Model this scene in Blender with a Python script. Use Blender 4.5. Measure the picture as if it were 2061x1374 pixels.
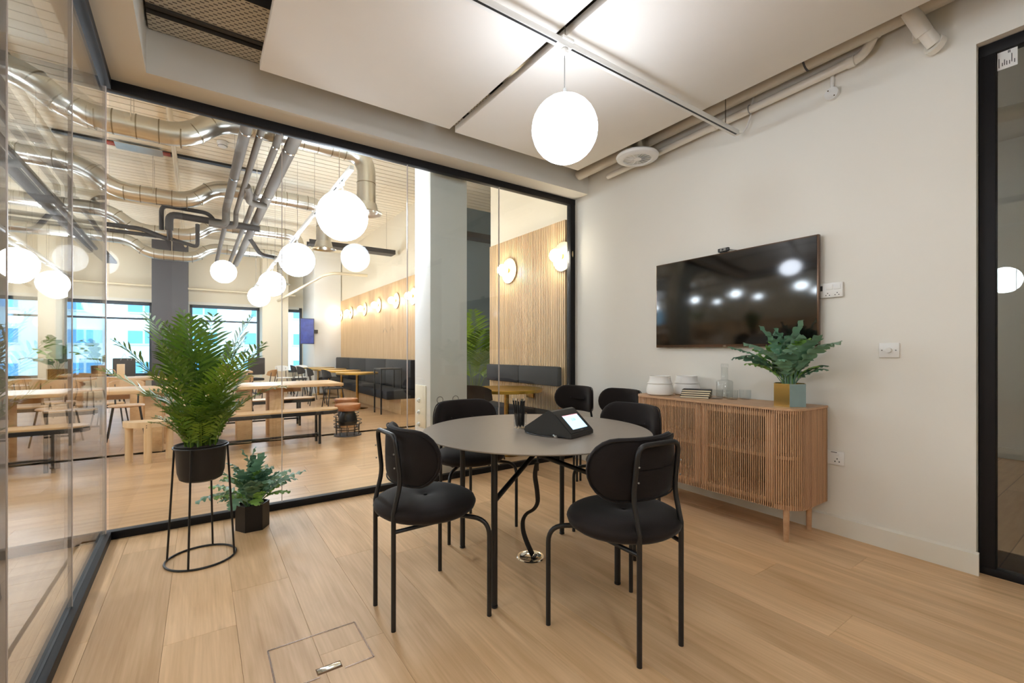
import bpy, bmesh, math, random
from math import sin, cos, pi, radians, sqrt, atan2
from mathutils import Vector, Matrix

sc = bpy.context.scene
COL = sc.collection
for o in list(bpy.data.objects):
    bpy.data.objects.remove(o)
RND = random.Random(11)

# ---------------------------------------------------------------- camera, world, exposure
CAM_H = 1.20
YAW = atan2(625.5, 904.0)
cam = bpy.data.cameras.new('camera')
cam.sensor_width = 36.0
cam.lens = 36.0 * 904.0 / 2061.0
cam.shift_y = 21.7 / 2061.0
cam.clip_start = 0.02
cam.clip_end = 200
camo = bpy.data.objects.new('camera', cam)
camo.location = (0, 0, CAM_H)
camo.rotation_euler = (pi / 2, 0, -YAW)
COL.objects.link(camo)
sc.camera = camo

world = bpy.data.worlds.new('sky')
sc.world = world
world.use_nodes = True
bg = world.node_tree.nodes['Background']
bg.inputs[0].default_value = (0.62, 0.80, 1.0, 1)
bg.inputs[1].default_value = 3.2

GLOBE_STRENGTH = 19.5
SCONCE_STRENGTH = 30.0
sc.view_settings.view_transform = 'Standard'
sc.view_settings.look = 'None'
sc.view_settings.gamma = 1.0
sc.view_settings.use_curve_mapping = False
sc.view_settings.exposure = 0.9
cy = sc.cycles
cy.use_light_tree = False
cy.max_bounces = 9
cy.diffuse_bounces = 4
cy.glossy_bounces = 4
cy.use_adaptive_sampling = True
cy.adaptive_threshold = 0.025
cy.transparent_max_bounces = 24
cy.caustics_reflective = False
cy.caustics_refractive = False
cy.sample_clamp_indirect = 6.0

# ---------------------------------------------------------------- materials
def lin(h):
    h = h.lstrip('#')
    out = []
    for i in (0, 2, 4):
        c = int(h[i:i + 2], 16) / 255
        out.append(c / 12.92 if c <= 0.04045 else ((c + 0.055) / 1.055) ** 2.4)
    return tuple(out) + (1,)

def new_mat(name):
    m = bpy.data.materials.new(name)
    m.use_nodes = True
    nt = m.node_tree
    b = nt.nodes['Principled BSDF']
    return m, nt, b

def mat(name, col, rough=0.5, metal=0.0, var=0.06, scale=6.0, bump=0.0, bscale=60.0, spec=0.5, emit=None, estr=0.0, sheen=0.0, aniso=None):
    m, nt, b = new_mat(name)
    c = lin(col)
    b.inputs['Roughness'].default_value = rough
    b.inputs['Metallic'].default_value = metal
    b.inputs['Specular IOR Level'].default_value = spec
    if sheen:
        b.inputs['Sheen Weight'].default_value = sheen
        b.inputs['Sheen Roughness'].default_value = 0.4
    tc = nt.nodes.new('ShaderNodeTexCoord')
    src = tc.outputs['Object']
    if aniso:
        mp = nt.nodes.new('ShaderNodeMapping')
        mp.inputs['Scale'].default_value = aniso
        nt.links.new(src, mp.inputs['Vector'])
        src = mp.outputs['Vector']
    n = nt.nodes.new('ShaderNodeTexNoise')
    n.inputs['Scale'].default_value = scale
    n.inputs['Detail'].default_value = 4
    nt.links.new(src, n.inputs['Vector'])
    mx = nt.nodes.new('ShaderNodeMix')
    mx.data_type = 'RGBA'
    mx.inputs[6].default_value = tuple(max(0, x * (1 - var * 1.6)) for x in c[:3]) + (1,)
    mx.inputs[7].default_value = tuple(min(1, x * (1 + var * 1.6)) for x in c[:3]) + (1,)
    nt.links.new(n.outputs['Fac'], mx.inputs[0])
    nt.links.new(mx.outputs[2], b.inputs['Base Color'])
    if bump:
        n2 = nt.nodes.new('ShaderNodeTexNoise')
        n2.inputs['Scale'].default_value = bscale
        n2.inputs['Detail'].default_value = 3
        nt.links.new(tc.outputs['Object'], n2.inputs['Vector'])
        bp = nt.nodes.new('ShaderNodeBump')
        bp.inputs['Strength'].default_value = bump
        bp.inputs['Distance'].default_value = 0.005
        nt.links.new(n2.outputs['Fac'], bp.inputs['Height'])
        nt.links.new(bp.outputs['Normal'], b.inputs['Normal'])
    if emit:
        b.inputs['Emission Color'].default_value = lin(emit)
        b.inputs['Emission Strength'].default_value = estr
    return m

def wood(name, c1, c2, axis=1, rough=0.42, fine=1.0, vary=0.16, knots=0.0):
    """oak-like grain running along a local axis, with a different shade for every board"""
    m, nt, b = new_mat(name)
    N, L = nt.nodes, nt.links
    tc = N.new('ShaderNodeTexCoord')
    oi = N.new('ShaderNodeObjectInfo')
    mul = N.new('ShaderNodeMath'); mul.operation = 'MULTIPLY'; mul.inputs[1].default_value = 37.0
    L.new(oi.outputs['Random'], mul.inputs[0])
    add = N.new('ShaderNodeVectorMath'); add.operation = 'ADD'
    L.new(tc.outputs['Object'], add.inputs[0]); L.new(mul.outputs[0], add.inputs[1])
    mp = N.new('ShaderNodeMapping')
    s = [9.0 * fine] * 3; s[axis] = 0.9 * fine
    mp.inputs['Scale'].default_value = s
    L.new(add.outputs[0], mp.inputs['Vector'])
    n1 = N.new('ShaderNodeTexNoise')
    n1.inputs['Scale'].default_value = 1.0; n1.inputs['Detail'].default_value = 5; n1.inputs['Distortion'].default_value = 1.2
    L.new(mp.outputs[0], n1.inputs['Vector'])
    mp2 = N.new('ShaderNodeMapping')
    s = [90.0 * fine] * 3; s[axis] = 3.0 * fine
    mp2.inputs['Scale'].default_value = s
    L.new(add.outputs[0], mp2.inputs['Vector'])
    n2 = N.new('ShaderNodeTexNoise'); n2.inputs['Scale'].default_value = 1.0; n2.inputs['Detail'].default_value = 3
    L.new(mp2.outputs[0], n2.inputs['Vector'])
    mixf = N.new('ShaderNodeMath'); mixf.operation = 'MULTIPLY_ADD'; mixf.inputs[1].default_value = 0.35
    L.new(n2.outputs['Fac'], mixf.inputs[0])
    half = N.new('ShaderNodeMath'); half.operation = 'MULTIPLY'; half.inputs[1].default_value = 0.65
    L.new(n1.outputs['Fac'], half.inputs[0]); L.new(half.outputs[0], mixf.inputs[2])
    cr = N.new('ShaderNodeValToRGB')
    cr.color_ramp.elements[0].position = 0.30; cr.color_ramp.elements[0].color = lin(c1)
    cr.color_ramp.elements[1].position = 0.68; cr.color_ramp.elements[1].color = lin(c2)
    L.new(mixf.outputs[0], cr.inputs[0])
    col = cr.outputs[0]
    if knots:
        nk = N.new('ShaderNodeTexNoise'); nk.inputs['Scale'].default_value = 2.3; nk.inputs['Detail'].default_value = 2
        mk = N.new('ShaderNodeMapping'); s = [1.6] * 3; s[axis] = 0.7; mk.inputs['Scale'].default_value = s
        L.new(add.outputs[0], mk.inputs['Vector']); L.new(mk.outputs[0], nk.inputs['Vector'])
        rk = N.new('ShaderNodeValToRGB')
        rk.color_ramp.elements[0].position = 0.70; rk.color_ramp.elements[0].color = (0, 0, 0, 1)
        rk.color_ramp.elements[1].position = 0.82; rk.color_ramp.elements[1].color = (knots, knots, knots, 1)
        L.new(nk.outputs['Fac'], rk.inputs[0])
        mxk = N.new('ShaderNodeMix'); mxk.data_type = 'RGBA'
        L.new(rk.outputs[0], mxk.inputs[0]); L.new(col, mxk.inputs[6])
        mxk.inputs[7].default_value = lin('#7d5a3c')
        col = mxk.outputs[2]
    hsv = N.new('ShaderNodeHueSaturation')
    mr = N.new('ShaderNodeMapRange')
    mr.inputs['To Min'].default_value = 1 - vary; mr.inputs['To Max'].default_value = 1 + vary
    L.new(oi.outputs['Random'], mr.inputs['Value']); L.new(mr.outputs[0], hsv.inputs['Value'])
    L.new(col, hsv.inputs['Color']); L.new(hsv.outputs[0], b.inputs['Base Color'])
    b.inputs['Roughness'].default_value = rough
    bp = N.new('ShaderNodeBump'); bp.inputs['Strength'].default_value = 0.06; bp.inputs['Distance'].default_value = 0.002
    L.new(n2.outputs['Fac'], bp.inputs['Height']); L.new(bp.outputs[0], b.inputs['Normal'])
    return m

def glass_mat(name, tint=(0.965, 0.985, 0.975), ior=1.5, rough=0.0):
    """thin clear glazing: Fresnel reflection over straight-through transmission"""
    m = bpy.data.materials.new(name); m.use_nodes = True
    nt = m.node_tree; N, L = nt.nodes, nt.links
    N.remove(N['Principled BSDF'])
    out = N['Material Output']
    tr = N.new('ShaderNodeBsdfTransparent'); tr.inputs[0].default_value = tint + (1,)
    gl = N.new('ShaderNodeBsdfGlossy'); gl.inputs['Roughness'].default_value = rough
    fr = N.new('ShaderNodeFresnel')
    geo = N.new('ShaderNodeNewGeometry')
    mr = N.new('ShaderNodeMapRange')
    mr.inputs['To Min'].default_value = ior; mr.inputs['To Max'].default_value = 1 / ior
    L.new(geo.outputs['Backfacing'], mr.inputs['Value']); L.new(mr.outputs[0], fr.inputs['IOR'])
    mx = N.new('ShaderNodeMixShader')
    L.new(fr.outputs[0], mx.inputs[0]); L.new(tr.outputs[0], mx.inputs[1]); L.new(gl.outputs[0], mx.inputs[2])
    L.new(mx.outputs[0], out.inputs[0])
    return m

def emis(name, col, strength):
    m, nt, b = new_mat(name)
    b.inputs['Base Color'].default_value = lin(col)
    b.inputs['Emission Color'].default_value = lin(col)
    b.inputs['Emission Strength'].default_value = strength
    b.inputs['Roughness'].default_value = 0.35
    if strength < 2: m.cycles.emission_sampling = 'NONE'
    return m

def slotted(name, col, dark, sx, sy):
    """galvanised tray metal with rows of punched slots (too fine to model one by one)"""
    m, nt, b = new_mat(name); N, L = nt.nodes, nt.links
    tc = N.new('ShaderNodeTexCoord'); sp = N.new('ShaderNodeSeparateXYZ'); L.new(tc.outputs['Object'], sp.inputs[0])
    def op(kind, a, v):
        q = N.new('ShaderNodeMath'); q.operation = kind
        L.new(a, q.inputs[0])
        if isinstance(v, float): q.inputs[1].default_value = v
        elif v is not None: L.new(v, q.inputs[1])
        return q.outputs[0]
    row = op('MULTIPLY', sp.outputs['Y'], 1.0 / sy)
    odd = op('MULTIPLY', op('FLOOR', row, None), 0.5)
    col_ = op('ADD', op('MULTIPLY', sp.outputs['X'], 1.0 / sx), odd)
    inx = op('LESS_THAN', op('ABSOLUTE', op('SUBTRACT', op('FRACT', col_, None), 0.5), None), 0.26)
    iny = op('LESS_THAN', op('ABSOLUTE', op('SUBTRACT', op('FRACT', row, None), 0.5), None), 0.17)
    both = op('MULTIPLY', inx, iny)
    mx = N.new('ShaderNodeMix'); mx.data_type = 'RGBA'
    mx.inputs[6].default_value = lin(col); mx.inputs[7].default_value = lin(dark)
    L.new(both, mx.inputs[0]); L.new(mx.outputs[2], b.inputs['Base Color'])
    b.inputs['Roughness'].default_value = 0.5; b.inputs['Metallic'].default_value = 0.15
    return m

def plank_floor(name, c1, c2, gap, w, l, rot=0.0):
    """boards too far off to model singly"""
    m, nt, b = new_mat(name); N, L = nt.nodes, nt.links
    tc = N.new('ShaderNodeTexCoord')
    mp = N.new('ShaderNodeMapping'); mp.inputs['Rotation'].default_value = (0, 0, rot)
    L.new(tc.outputs['Object'], mp.inputs['Vector'])
    br = N.new('ShaderNodeTexBrick')
    br.inputs['Color1'].default_value = lin(c1); br.inputs['Color2'].default_value = lin(c2); br.inputs['Mortar'].default_value = lin(gap)
    br.inputs['Scale'].default_value = 1.0; br.inputs['Brick Width'].default_value = l; br.inputs['Row Height'].default_value = w
    br.inputs['Mortar Size'].default_value = 0.003; br.offset = 0.37
    L.new(mp.outputs[0], br.inputs['Vector'])
    mp2 = N.new('ShaderNodeMapping'); mp2.inputs['Scale'].default_value = (1.2, 14, 1)
    L.new(mp.outputs[0], mp2.inputs['Vector'])
    n = N.new('ShaderNodeTexNoise'); n.inputs['Scale'].default_value = 2.0; n.inputs['Detail'].default_value = 5
    L.new(mp2.outputs[0], n.inputs['Vector'])
    mx = N.new('ShaderNodeMix'); mx.data_type = 'RGBA'; mx.blend_type = 'SOFT_LIGHT'; mx.inputs[0].default_value = 0.5
    L.new(br.outputs['Color'], mx.inputs[6]); L.new(n.outputs['Fac'], mx.inputs[7])
    L.new(mx.outputs[2], b.inputs['Base Color'])
    b.inputs['Roughness'].default_value = 0.38
    return m

def leaf_mat(name, col, var=0.3, scale=5.0, rough=0.4, through=0.3):
    m, nt, b = new_mat(name); N, L = nt.nodes, nt.links
    c = lin(col)
    tc = N.new('ShaderNodeTexCoord'); n = N.new('ShaderNodeTexNoise'); n.inputs['Scale'].default_value = scale
    L.new(tc.outputs['Object'], n.inputs['Vector'])
    oi = N.new('ShaderNodeObjectInfo')
    mx = N.new('ShaderNodeMix'); mx.data_type = 'RGBA'
    mx.inputs[6].default_value = tuple(x * (1 - var) for x in c[:3]) + (1,); mx.inputs[7].default_value = tuple(min(1, x * (1 + var)) for x in c[:3]) + (1,)
    L.new(n.outputs['Fac'], mx.inputs[0])
    hsv = N.new('ShaderNodeHueSaturation'); mr = N.new('ShaderNodeMapRange'); mr.inputs['To Min'].default_value = .75; mr.inputs['To Max'].default_value = 1.25
    L.new(oi.outputs['Random'], mr.inputs['Value']); L.new(mr.outputs[0], hsv.inputs['Value']); L.new(mx.outputs[2], hsv.inputs['Color'])
    L.new(hsv.outputs[0], b.inputs['Base Color']); b.inputs['Roughness'].default_value = rough
    tr = N.new('ShaderNodeBsdfTranslucent'); L.new(hsv.outputs[0], tr.inputs[0])
    ms = N.new('ShaderNodeMixShader'); ms.inputs[0].default_value = through
    L.new(b.outputs[0], ms.inputs[1]); L.new(tr.outputs[0], ms.inputs[2]); L.new(ms.outputs[0], N['Material Output'].inputs[0])
    return m

M = {}
M['wall'] = mat('wall_paint', '#e6e1d6', 0.7, var=0.012, scale=2.0, bump=0.02, bscale=120)
M['trim'] = mat('trim_paint', '#e4ded0', 0.5, var=0.01)
M['white'] = mat('white_paint', '#ebe9e4', 0.5, var=0.01)
M['panel'] = mat('acoustic_panel', '#e9e3da', 0.85, var=0.012, bump=0.03, bscale=300)
M['cream'] = mat('cream_paint', '#e9dcc2', 0.6, var=0.015, scale=1.5)
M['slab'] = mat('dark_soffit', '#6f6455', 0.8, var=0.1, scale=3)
M['black'] = mat('black_steel', '#141416', 0.42, var=0.1)
M['frame'] = mat('black_frame', '#171516', 0.55, var=0.08, spec=0.25)
M['velvet'] = mat('dark_velvet', '#1b1513', 0.8, var=0.3, scale=9, bump=0.12, bscale=250, spec=0.2, sheen=0.10)
M['velvet_seat'] = mat('dark_velvet_seat', '#211b19', 0.78, var=0.3, scale=7, bump=0.12, bscale=250, spec=0.2, sheen=0.12)
M['tabletop'] = mat('linoleum_top', '#83786c', 0.42, var=0.03, scale=40)
M['oak'] = wood('floor_oak', '#c59c6e', '#eac397', axis=1, rough=0.48, vary=0.12, knots=0.55)
M['oak_x'] = wood('office_floor_oak', '#b38a60', '#d3ac80', axis=0, rough=0.34, vary=0.08)
M['oak_far'] = plank_floor('far_floor_oak', '#c89f72', '#b98f62', '#8c6a47', 0.257, 2.2)
M['gap'] = mat('floor_gap', '#7a5a3c', 0.8)
M['slat'] = wood('oak_slat', '#b98d66', '#d3a982', axis=2, rough=0.5, fine=1.5, vary=0.14)
M['cabinet'] = wood('cabinet_oak', '#bb8f68', '#d2a983', axis=1, rough=0.45, vary=0.05)
M['slatwall'] = wood('wall_slat_oak', '#c79f70', '#dfbd8d', axis=2, rough=0.5, vary=0.1)
M['deckgap'] = mat('deck_gap', '#33271b', 0.9)
M['slatgap'] = mat('slat_gap', '#6b4f33', 0.8)
M['table_oak'] = wood('table_oak', '#c69b6c', '#e0bb8b', axis=0, rough=0.4, vary=0.05)
M['ply'] = wood('plywood', '#c79a6b', '#dcb587', axis=2, rough=0.4, vary=0.08)
M['stool_wood'] = wood('pale_wood', '#d6b387', '#ecd0a8', axis=2, rough=0.45, vary=0.05)
M['deck'] = wood('painted_deck', '#e9dcc2', '#f1e6d0', axis=0, rough=0.6, vary=0.04)
M['glass'] = glass_mat('partition_glass')
M['clear'] = glass_mat('clear_glass', (0.96, 0.97, 0.97), 1.45)
M['window'] = glass_mat('window_glass', (0.80, 0.93, 1.0), 1.5)
M['edge'] = mat('glass_edge', '#c9bdb6', 0.2, var=0.02)
M['globe'] = emis('opal_globe', '#e9f2ff', GLOBE_STRENGTH)
M['globe_room'] = emis('opal_globe_room', '#e9f2ff', 9.5)
M['globe_rear'] = emis('opal_globe_rear', '#e9f2ff', 26.0)
M['bulb'] = emis('sconce_bulb', '#fff0dc', SCONCE_STRENGTH)
M['brass'] = mat('brass', '#bf9a58', 0.25, 1.0, var=0.08, aniso=(1, 1, 30))
M['brass_top'] = mat('brass_top', '#dcb04e', 0.28, 0.85, var=0.06)
M['disc'] = mat('pale_brass_disc', '#dccaa4', 0.35, 0.85, var=0.04)
M['reflection_tint'] = mat('blue_reflection_metal', '#8fa6a6', 0.45, 0.35, var=0.1, scale=12)  # colour stands in for a bluish reflection on the brass pot
M['galv'] = mat('galvanised_duct', '#d6d3ca', 0.28, 1.0, var=0.08, scale=3)
M['seam'] = mat('duct_seam', '#8f8672', 0.35, 0.9)
M['chrome'] = mat('chrome', '#d9d6d0', 0.1, 1.0, var=0.03)
M['lagging'] = mat('grey_pipe_lagging', '#5f574e', 0.75, var=0.12, scale=10)
M['darkpipe'] = mat('dark_pipe_lagging', '#332f2d', 0.7, var=0.12, scale=10)
M['pvc'] = mat('white_pipe', '#e6dfd2', 0.35, var=0.02)
M['creampipe'] = mat('cream_pipe', '#d9c9a9', 0.45, var=0.03)
M['taupe'] = mat('taupe_pipe', '#c9bfae', 0.5, var=0.03)
M['tray'] = slotted('cable_tray', '#d2cabb', '#2b2724', 0.044, 0.024)
M['traydark'] = mat('tray_side', '#4a443d', 0.6, 0.4)
M['screen'] = mat('tv_screen', '#0c0a08', 0.11, var=0.0, spec=0.75)
M['bezel'] = mat('tv_bezel', '#6b5648', 0.25, 0.8, var=0.04)
M['plastic_w'] = mat('white_plastic', '#e8e6e1', 0.3, var=0.01)
M['plastic_b'] = mat('black_plastic', '#151413', 0.38, var=0.05)
M['device'] = mat('device_shell', '#2a2825', 0.45, var=0.06)
M['grey'] = mat('grey_plastic', '#8b8984', 0.5)
M['darkgrey'] = mat('dark_grey_paint', '#4d4a4d', 0.6, var=0.03)
M['bluegrey'] = mat('blue_grey_paint', '#6f7d84', 0.7, var=0.03)
M['ceramic'] = mat('white_ceramic', '#efece6', 0.6, var=0.015)
M['paper'] = mat('page_edges', '#f0e2c0', 0.8, var=0.03)
M['cover'] = mat('notebook_cover', '#191716', 0.5)
M['palm'] = leaf_mat('palm_leaf', '#82a034')
M['palm_dark'] = leaf_mat('palm_leaf_dark', '#5c7f28')
M['cane'] = mat('palm_cane', '#5d7a34', 0.5, var=0.2)
M['fern'] = leaf_mat('blue_fern_leaf', '#93b398')
M['fern_b'] = leaf_mat('green_fern_leaf', '#93bf66')
M['fern_d'] = leaf_mat('dark_fern_leaf', '#729c7f')
M['soil'] = mat('soil', '#2a1d14', 0.95, var=0.4, scale=60, bump=0.5, bscale=90)
M['pot'] = mat('matt_black_pot', '#0f0f11', 0.5, var=0.05)
M['hexpot'] = mat('dark_bronze_pot', '#120d0a', 0.4, 0.3, var=0.1)
M['lcd'] = emis('lcd_panel', '#a9d8f5', 0.9)
M['lcd_pink'] = emis('lcd_stripe', '#f0a0a8', 0.9)
M['lcd_txt'] = emis('lcd_text', '#6d8fb0', 0.4)
M['print'] = mat('black_print', '#33302d', 0.7)
M['upholst'] = mat('black_upholstery', '#1b1a1c', 0.8, var=0.15)
M['leather'] = mat('tan_stool_top', '#b9794a', 0.5, var=0.08)
M['facade'] = mat('facade_render', '#f3f1ec', 0.8, var=0.02)
M['facade_win'] = mat('facade_window', '#7fb6d8', 0.15, var=0.12, scale=0.7)
M['winframe'] = mat('window_frame', '#2c3640', 0.5)
M['red'] = mat('red_band', '#9b3f2e', 0.6)
M['poster'] = mat('screen_picture', '#2b3f8f', 0.3, var=0.6, scale=9, emit='#2b3f8f', estr=0.15)
M['road'] = mat('street', '#8d9296', 0.9)

# ---------------------------------------------------------------- mesh helpers
def fillet(pts, rad, n=5, closed=False):
    pts = [Vector(p) for p in pts]
    out = []
    N = len(pts)
    for i, p in enumerate(pts):
        if not closed and (i == 0 or i == N - 1):
            out.append(p); continue
        a, b = pts[i - 1], pts[(i + 1) % N]
        d1, d2 = (a - p), (b - p)
        l1, l2 = d1.length, d2.length
        r = min(rad, l1 * 0.49, l2 * 0.49)
        d1.normalize(); d2.normalize()
        s, e = p + d1 * r, p + d2 * r
        for k in range(n + 1):
            t = k / n
            out.append((1 - t) ** 2 * s + 2 * t * (1 - t) * p + t * t * e)
    return out

class MB:
    def __init__(s):
        s.v = []; s.f = []
    def add(s, vs, fs):
        o = len(s.v)
        s.v.extend(tuple(v) for v in vs)
        s.f.extend(tuple(i + o for i in f) for f in fs)
        return s
    def box(s, c, size, rz=0.0, bev=0.0, mtx=None):
        hx, hy, hz = size[0] / 2, size[1] / 2, size[2] / 2
        if bev > 0:
            b = min(bev, hx * .9, hy * .9, hz * .9)
            bm = bmesh.new()
            bmesh.ops.create_cube(bm, size=1.0)
            for v in bm.verts:
                v.co = Vector((v.co.x * 2 * hx, v.co.y * 2 * hy, v.co.z * 2 * hz))
            bmesh.ops.bevel(bm, geom=bm.edges[:] , offset=b, segments=2, profile=0.5, affect='EDGES')
            bm.verts.index_update()
            vs = [v.co.copy() for v in bm.verts]; fs = [[v.index for v in f.verts] for f in bm.faces]
            bm.free()
        else:
            vs = [Vector((x, y, z)) for x in (-hx, hx) for y in (-hy, hy) for z in (-hz, hz)]
            fs = [(0, 1, 3, 2), (4, 6, 7, 5), (0, 4, 5, 1), (2, 3, 7, 6), (0, 2, 6, 4), (1, 5, 7, 3)]
        R = Matrix.Rotation(rz, 3, 'Z') if mtx is None else mtx
        c = Vector(c)
        return s.add([R @ v + c for v in vs], fs)
    def span(s, a, b, bev=0.0):
        return s.box([(a[i] + b[i]) / 2 for i in range(3)], [abs(b[i] - a[i]) for i in range(3)], 0, bev)
    def tube(s, pts, r, n=8, closed=False, flat=None):
        pts = [Vector(p) for p in pts]
        N = len(pts)
        rs = r if isinstance(r, (list, tuple)) else [r] * N
        tang = []
        for i in range(N):
            if closed:
                t = pts[(i + 1) % N] - pts[i - 1]
            else:
                t = pts[min(i + 1, N - 1)] - pts[max(i - 1, 0)]
            tang.append(t.normalized() if t.length > 1e-9 else Vector((0, 0, 1)))
        up = Vector((0, 0, 1)) if abs(tang[0].z) < 0.9 else Vector((1, 0, 0))
        nrm = (up - tang[0] * up.dot(tang[0])).normalized()
        vs, fs = [], []
        for i in range(N):
            if i:
                nrm = (nrm - tang[i] * nrm.dot(tang[i]))
                nrm = nrm.normalized() if nrm.length > 1e-6 else up
            bn = tang[i].cross(nrm)
            fx, fy = flat if flat else (1, 1)
            for k in range(n):
                a = 2 * pi * k / n
                vs.append(pts[i] + (nrm * cos(a) * fx + bn * sin(a) * fy) * rs[i])
        for i in range(N if closed else N - 1):
            j = (i + 1) % N
            for k in range(n):
                fs.append((i * n + k, i * n + (k + 1) % n, j * n + (k + 1) % n, j * n + k))
        if not closed:
            fs.append(tuple(reversed(range(n)))); fs.append(tuple((N - 1) * n + k for k in range(n)))
        return s.add(vs, fs)
    def cyl(s, a, b, r, r2=None, n=16):
        return s.tube([a, b], [r, r if r2 is None else r2], n)
    def lathe(s, prof, n=28, c=(0, 0, 0), sx=1.0, sy=1.0):
        vs, fs = [], []
        P = len(prof)
        for r, z in prof:
            for k in range(n):
                a = 2 * pi * k / n
                vs.append((c[0] + r * cos(a) * sx, c[1] + r * sin(a) * sy, c[2] + z))
        for i in range(P - 1):
            for k in range(n):
                fs.append((i * n + k, i * n + (k + 1) % n, (i + 1) * n + (k + 1) % n, (i + 1) * n + k))
        if prof[0][0] > 1e-6: fs.append(tuple(reversed(range(n))))
        if prof[-1][0] > 1e-6: fs.append(tuple((P - 1) * n + k for k in range(n)))
        return s.add(vs, fs)
    def sphere(s, c, r, n=32, m=18):
        return s.lathe([(max(1e-7, r * sin(pi * i / m)), -r * cos(pi * i / m)) for i in range(m + 1)], n, c)
    def prism(s, poly, z0, z1):
        n = len(poly)
        vs = [(x, y, z0) for x, y in poly] + [(x, y, z1) for x, y in poly]
        fs = [tuple(reversed(range(n))), tuple(range(n, 2 * n))] + [(i, (i + 1) % n, n + (i + 1) % n, n + i) for i in range(n)]
        return s.add(vs, fs)
    def torus(s, c, R, r, n=32, m=8, sx=1, sy=1):
        return s.tube([(c[0] + R * cos(2 * pi * k / n) * sx, c[1] + R * sin(2 * pi * k / n) * sy, c[2]) for k in range(n)], r, m, closed=True)
    def mesh(s, name, m, smooth=True, ang=0.7):
        me = bpy.data.meshes.new(name)
        me.from_pydata(s.v, [], s.f)
        bm = bmesh.new(); bm.from_mesh(me)
        bmesh.ops.remove_doubles(bm, verts=bm.verts, dist=1e-6)
        bmesh.ops.recalc_face_normals(bm, faces=bm.faces)
        bm.to_mesh(me); bm.free()
        if smooth:
            me.polygons.foreach_set('use_smooth', [True] * len(me.polygons))
            me.set_sharp_from_angle(angle=ang)
        if m is not None:
            me.materials.append(M[m])
        return me
    def build(s, name, m, parent=None, loc=None, rz=0.0, smooth=True, ang=0.7, kind=None):
        return put(name, s.mesh(name, m, smooth, ang), parent, loc, rz, kind)

def put(name, me, parent=None, loc=None, rz=0.0, kind=None):
    o = bpy.data.objects.new(name, me)
    COL.objects.link(o)
    if parent is not None: o.parent = parent
    if loc is not None: o.location = loc
    if rz: o.rotation_euler = (0, 0, rz)
    if kind: o['kind'] = kind
    return o

def tag(o, label=None, cat=None, group=None, kind=None):
    if label: o['label'] = label
    if cat: o['category'] = cat
    if group: o['group'] = group
    if kind: o['kind'] = kind
    return o

def thing(name, label, cat, loc=(0, 0, 0), rz=0.0, group=None):
    o = bpy.data.objects.new(name, None)
    o.empty_display_size = 0.1
    COL.objects.link(o)
    o.location = loc; o.rotation_euler = (0, 0, rz)
    return tag(o, label, cat, group)

def structure(name, label=None):
    o = bpy.data.objects.new(name, None)
    o.empty_display_size = 0.1
    COL.objects.link(o)
    return tag(o, label, None, None, 'structure')

def copy_tree(o, parent=None):
    c = o.copy(); COL.objects.link(c)
    if parent is not None: c.parent = parent
    for ch in [x for x in bpy.data.objects if x.parent == o]:
        copy_tree(ch, c)
    return c

def clone(o, loc, rz=0.0, label=None, group=None):
    c = copy_tree(o)
    c.location = loc; c.rotation_euler = (0, 0, rz)
    if label: c['label'] = label
    if group: c['group'] = group
    return c

def text_mesh(body, size, m, ext=0.0004):
    cu = bpy.data.curves.new('lettering', 'FONT')
    cu.body = body; cu.size = size; cu.extrude = ext; cu.align_x = 'CENTER'; cu.align_y = 'CENTER'
    o = bpy.data.objects.new('lettering', cu); COL.objects.link(o)
    dg = bpy.context.evaluated_depsgraph_get()
    me = bpy.data.meshes.new_from_object(o.evaluated_get(dg))
    bpy.data.objects.remove(o); bpy.data.curves.remove(cu)
    me.materials.clear(); me.materials.append(M[m])
    return me

# ================================================================ THE ROOM
def xw(y): return 3.444 + 0.0245 * (y - 0.556)
WALL_RZ = pi / 2 - math.atan(0.0245)          # local x runs along the right wall, local y points into the room
def W(y, off=0.0, z=0.0): return (xw(y) - off, y, z)
CEIL = 3.45
GY = 3.819                                     # room face of the back partition

# ---- floor of the room, board by board
floor = MB().span((-0.62, -1.8, -0.06), (3.75, 3.95, -0.012)).build('floor', 'gap', smooth=False)
tag(floor, 'oak board floor of the meeting room', None, None, 'structure')
PW = 0.257
def plank_mesh(w, l, axis, m):
    mb = MB(); g = 0.0004; c = 0.0007
    a, b = w / 2 - g, l / 2 - g
    lo = [(-a, -b, -.012), (a, -b, -.012), (a, b, -.012), (-a, b, -.012)]
    mi = [(-a, -b, -c), (a, -b, -c), (a, b, -c), (-a, b, -c)]
    a2, b2 = a - c, b - c
    hi = [(-a2, -b2, 0), (a2, -b2, 0), (a2, b2, 0), (-a2, b2, 0)]
    vs = lo + mi + hi
    if axis == 0: vs = [(y, -x, z) for x, y, z in vs]
    fs = [(0, 1, 5, 4), (1, 2, 6, 5), (2, 3, 7, 6), (3, 0, 4, 7), (4, 5, 9, 8), (5, 6, 10, 9), (6, 7, 11, 10), (7, 4, 8, 11), (8, 9, 10, 11), (3, 2, 1, 0)]
    return mb.add(vs, fs).mesh('plank', m, smooth=False)
joints = {0: [2.535], 1: [3.50], 2: [2.318], 3: [2.649], 4: [1.896], 11: [0.8], 12: [1.245], 14: [0.98]}
k = 0
x = -0.386 - PW
cache = {}
while x < 3.75:
    js = [-1.8] + sorted(joints.get(k - 0, []) and [joints[k][0] - 2.2, joints[k][0]] or [RND.uniform(-0.9, 0.9), RND.uniform(1.9, 3.4)]) + [3.85]
    js = [j for j in js if -1.8 <= j <= 3.85]
    for a, b in zip(js, js[1:]):
        if b - a < 0.02: continue
        me = plank_mesh(PW, b - a, 1, 'oak')
        put('plank', me, floor, (x + PW / 2, (a + b) / 2, 0))
    k += 1; x += PW

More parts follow.
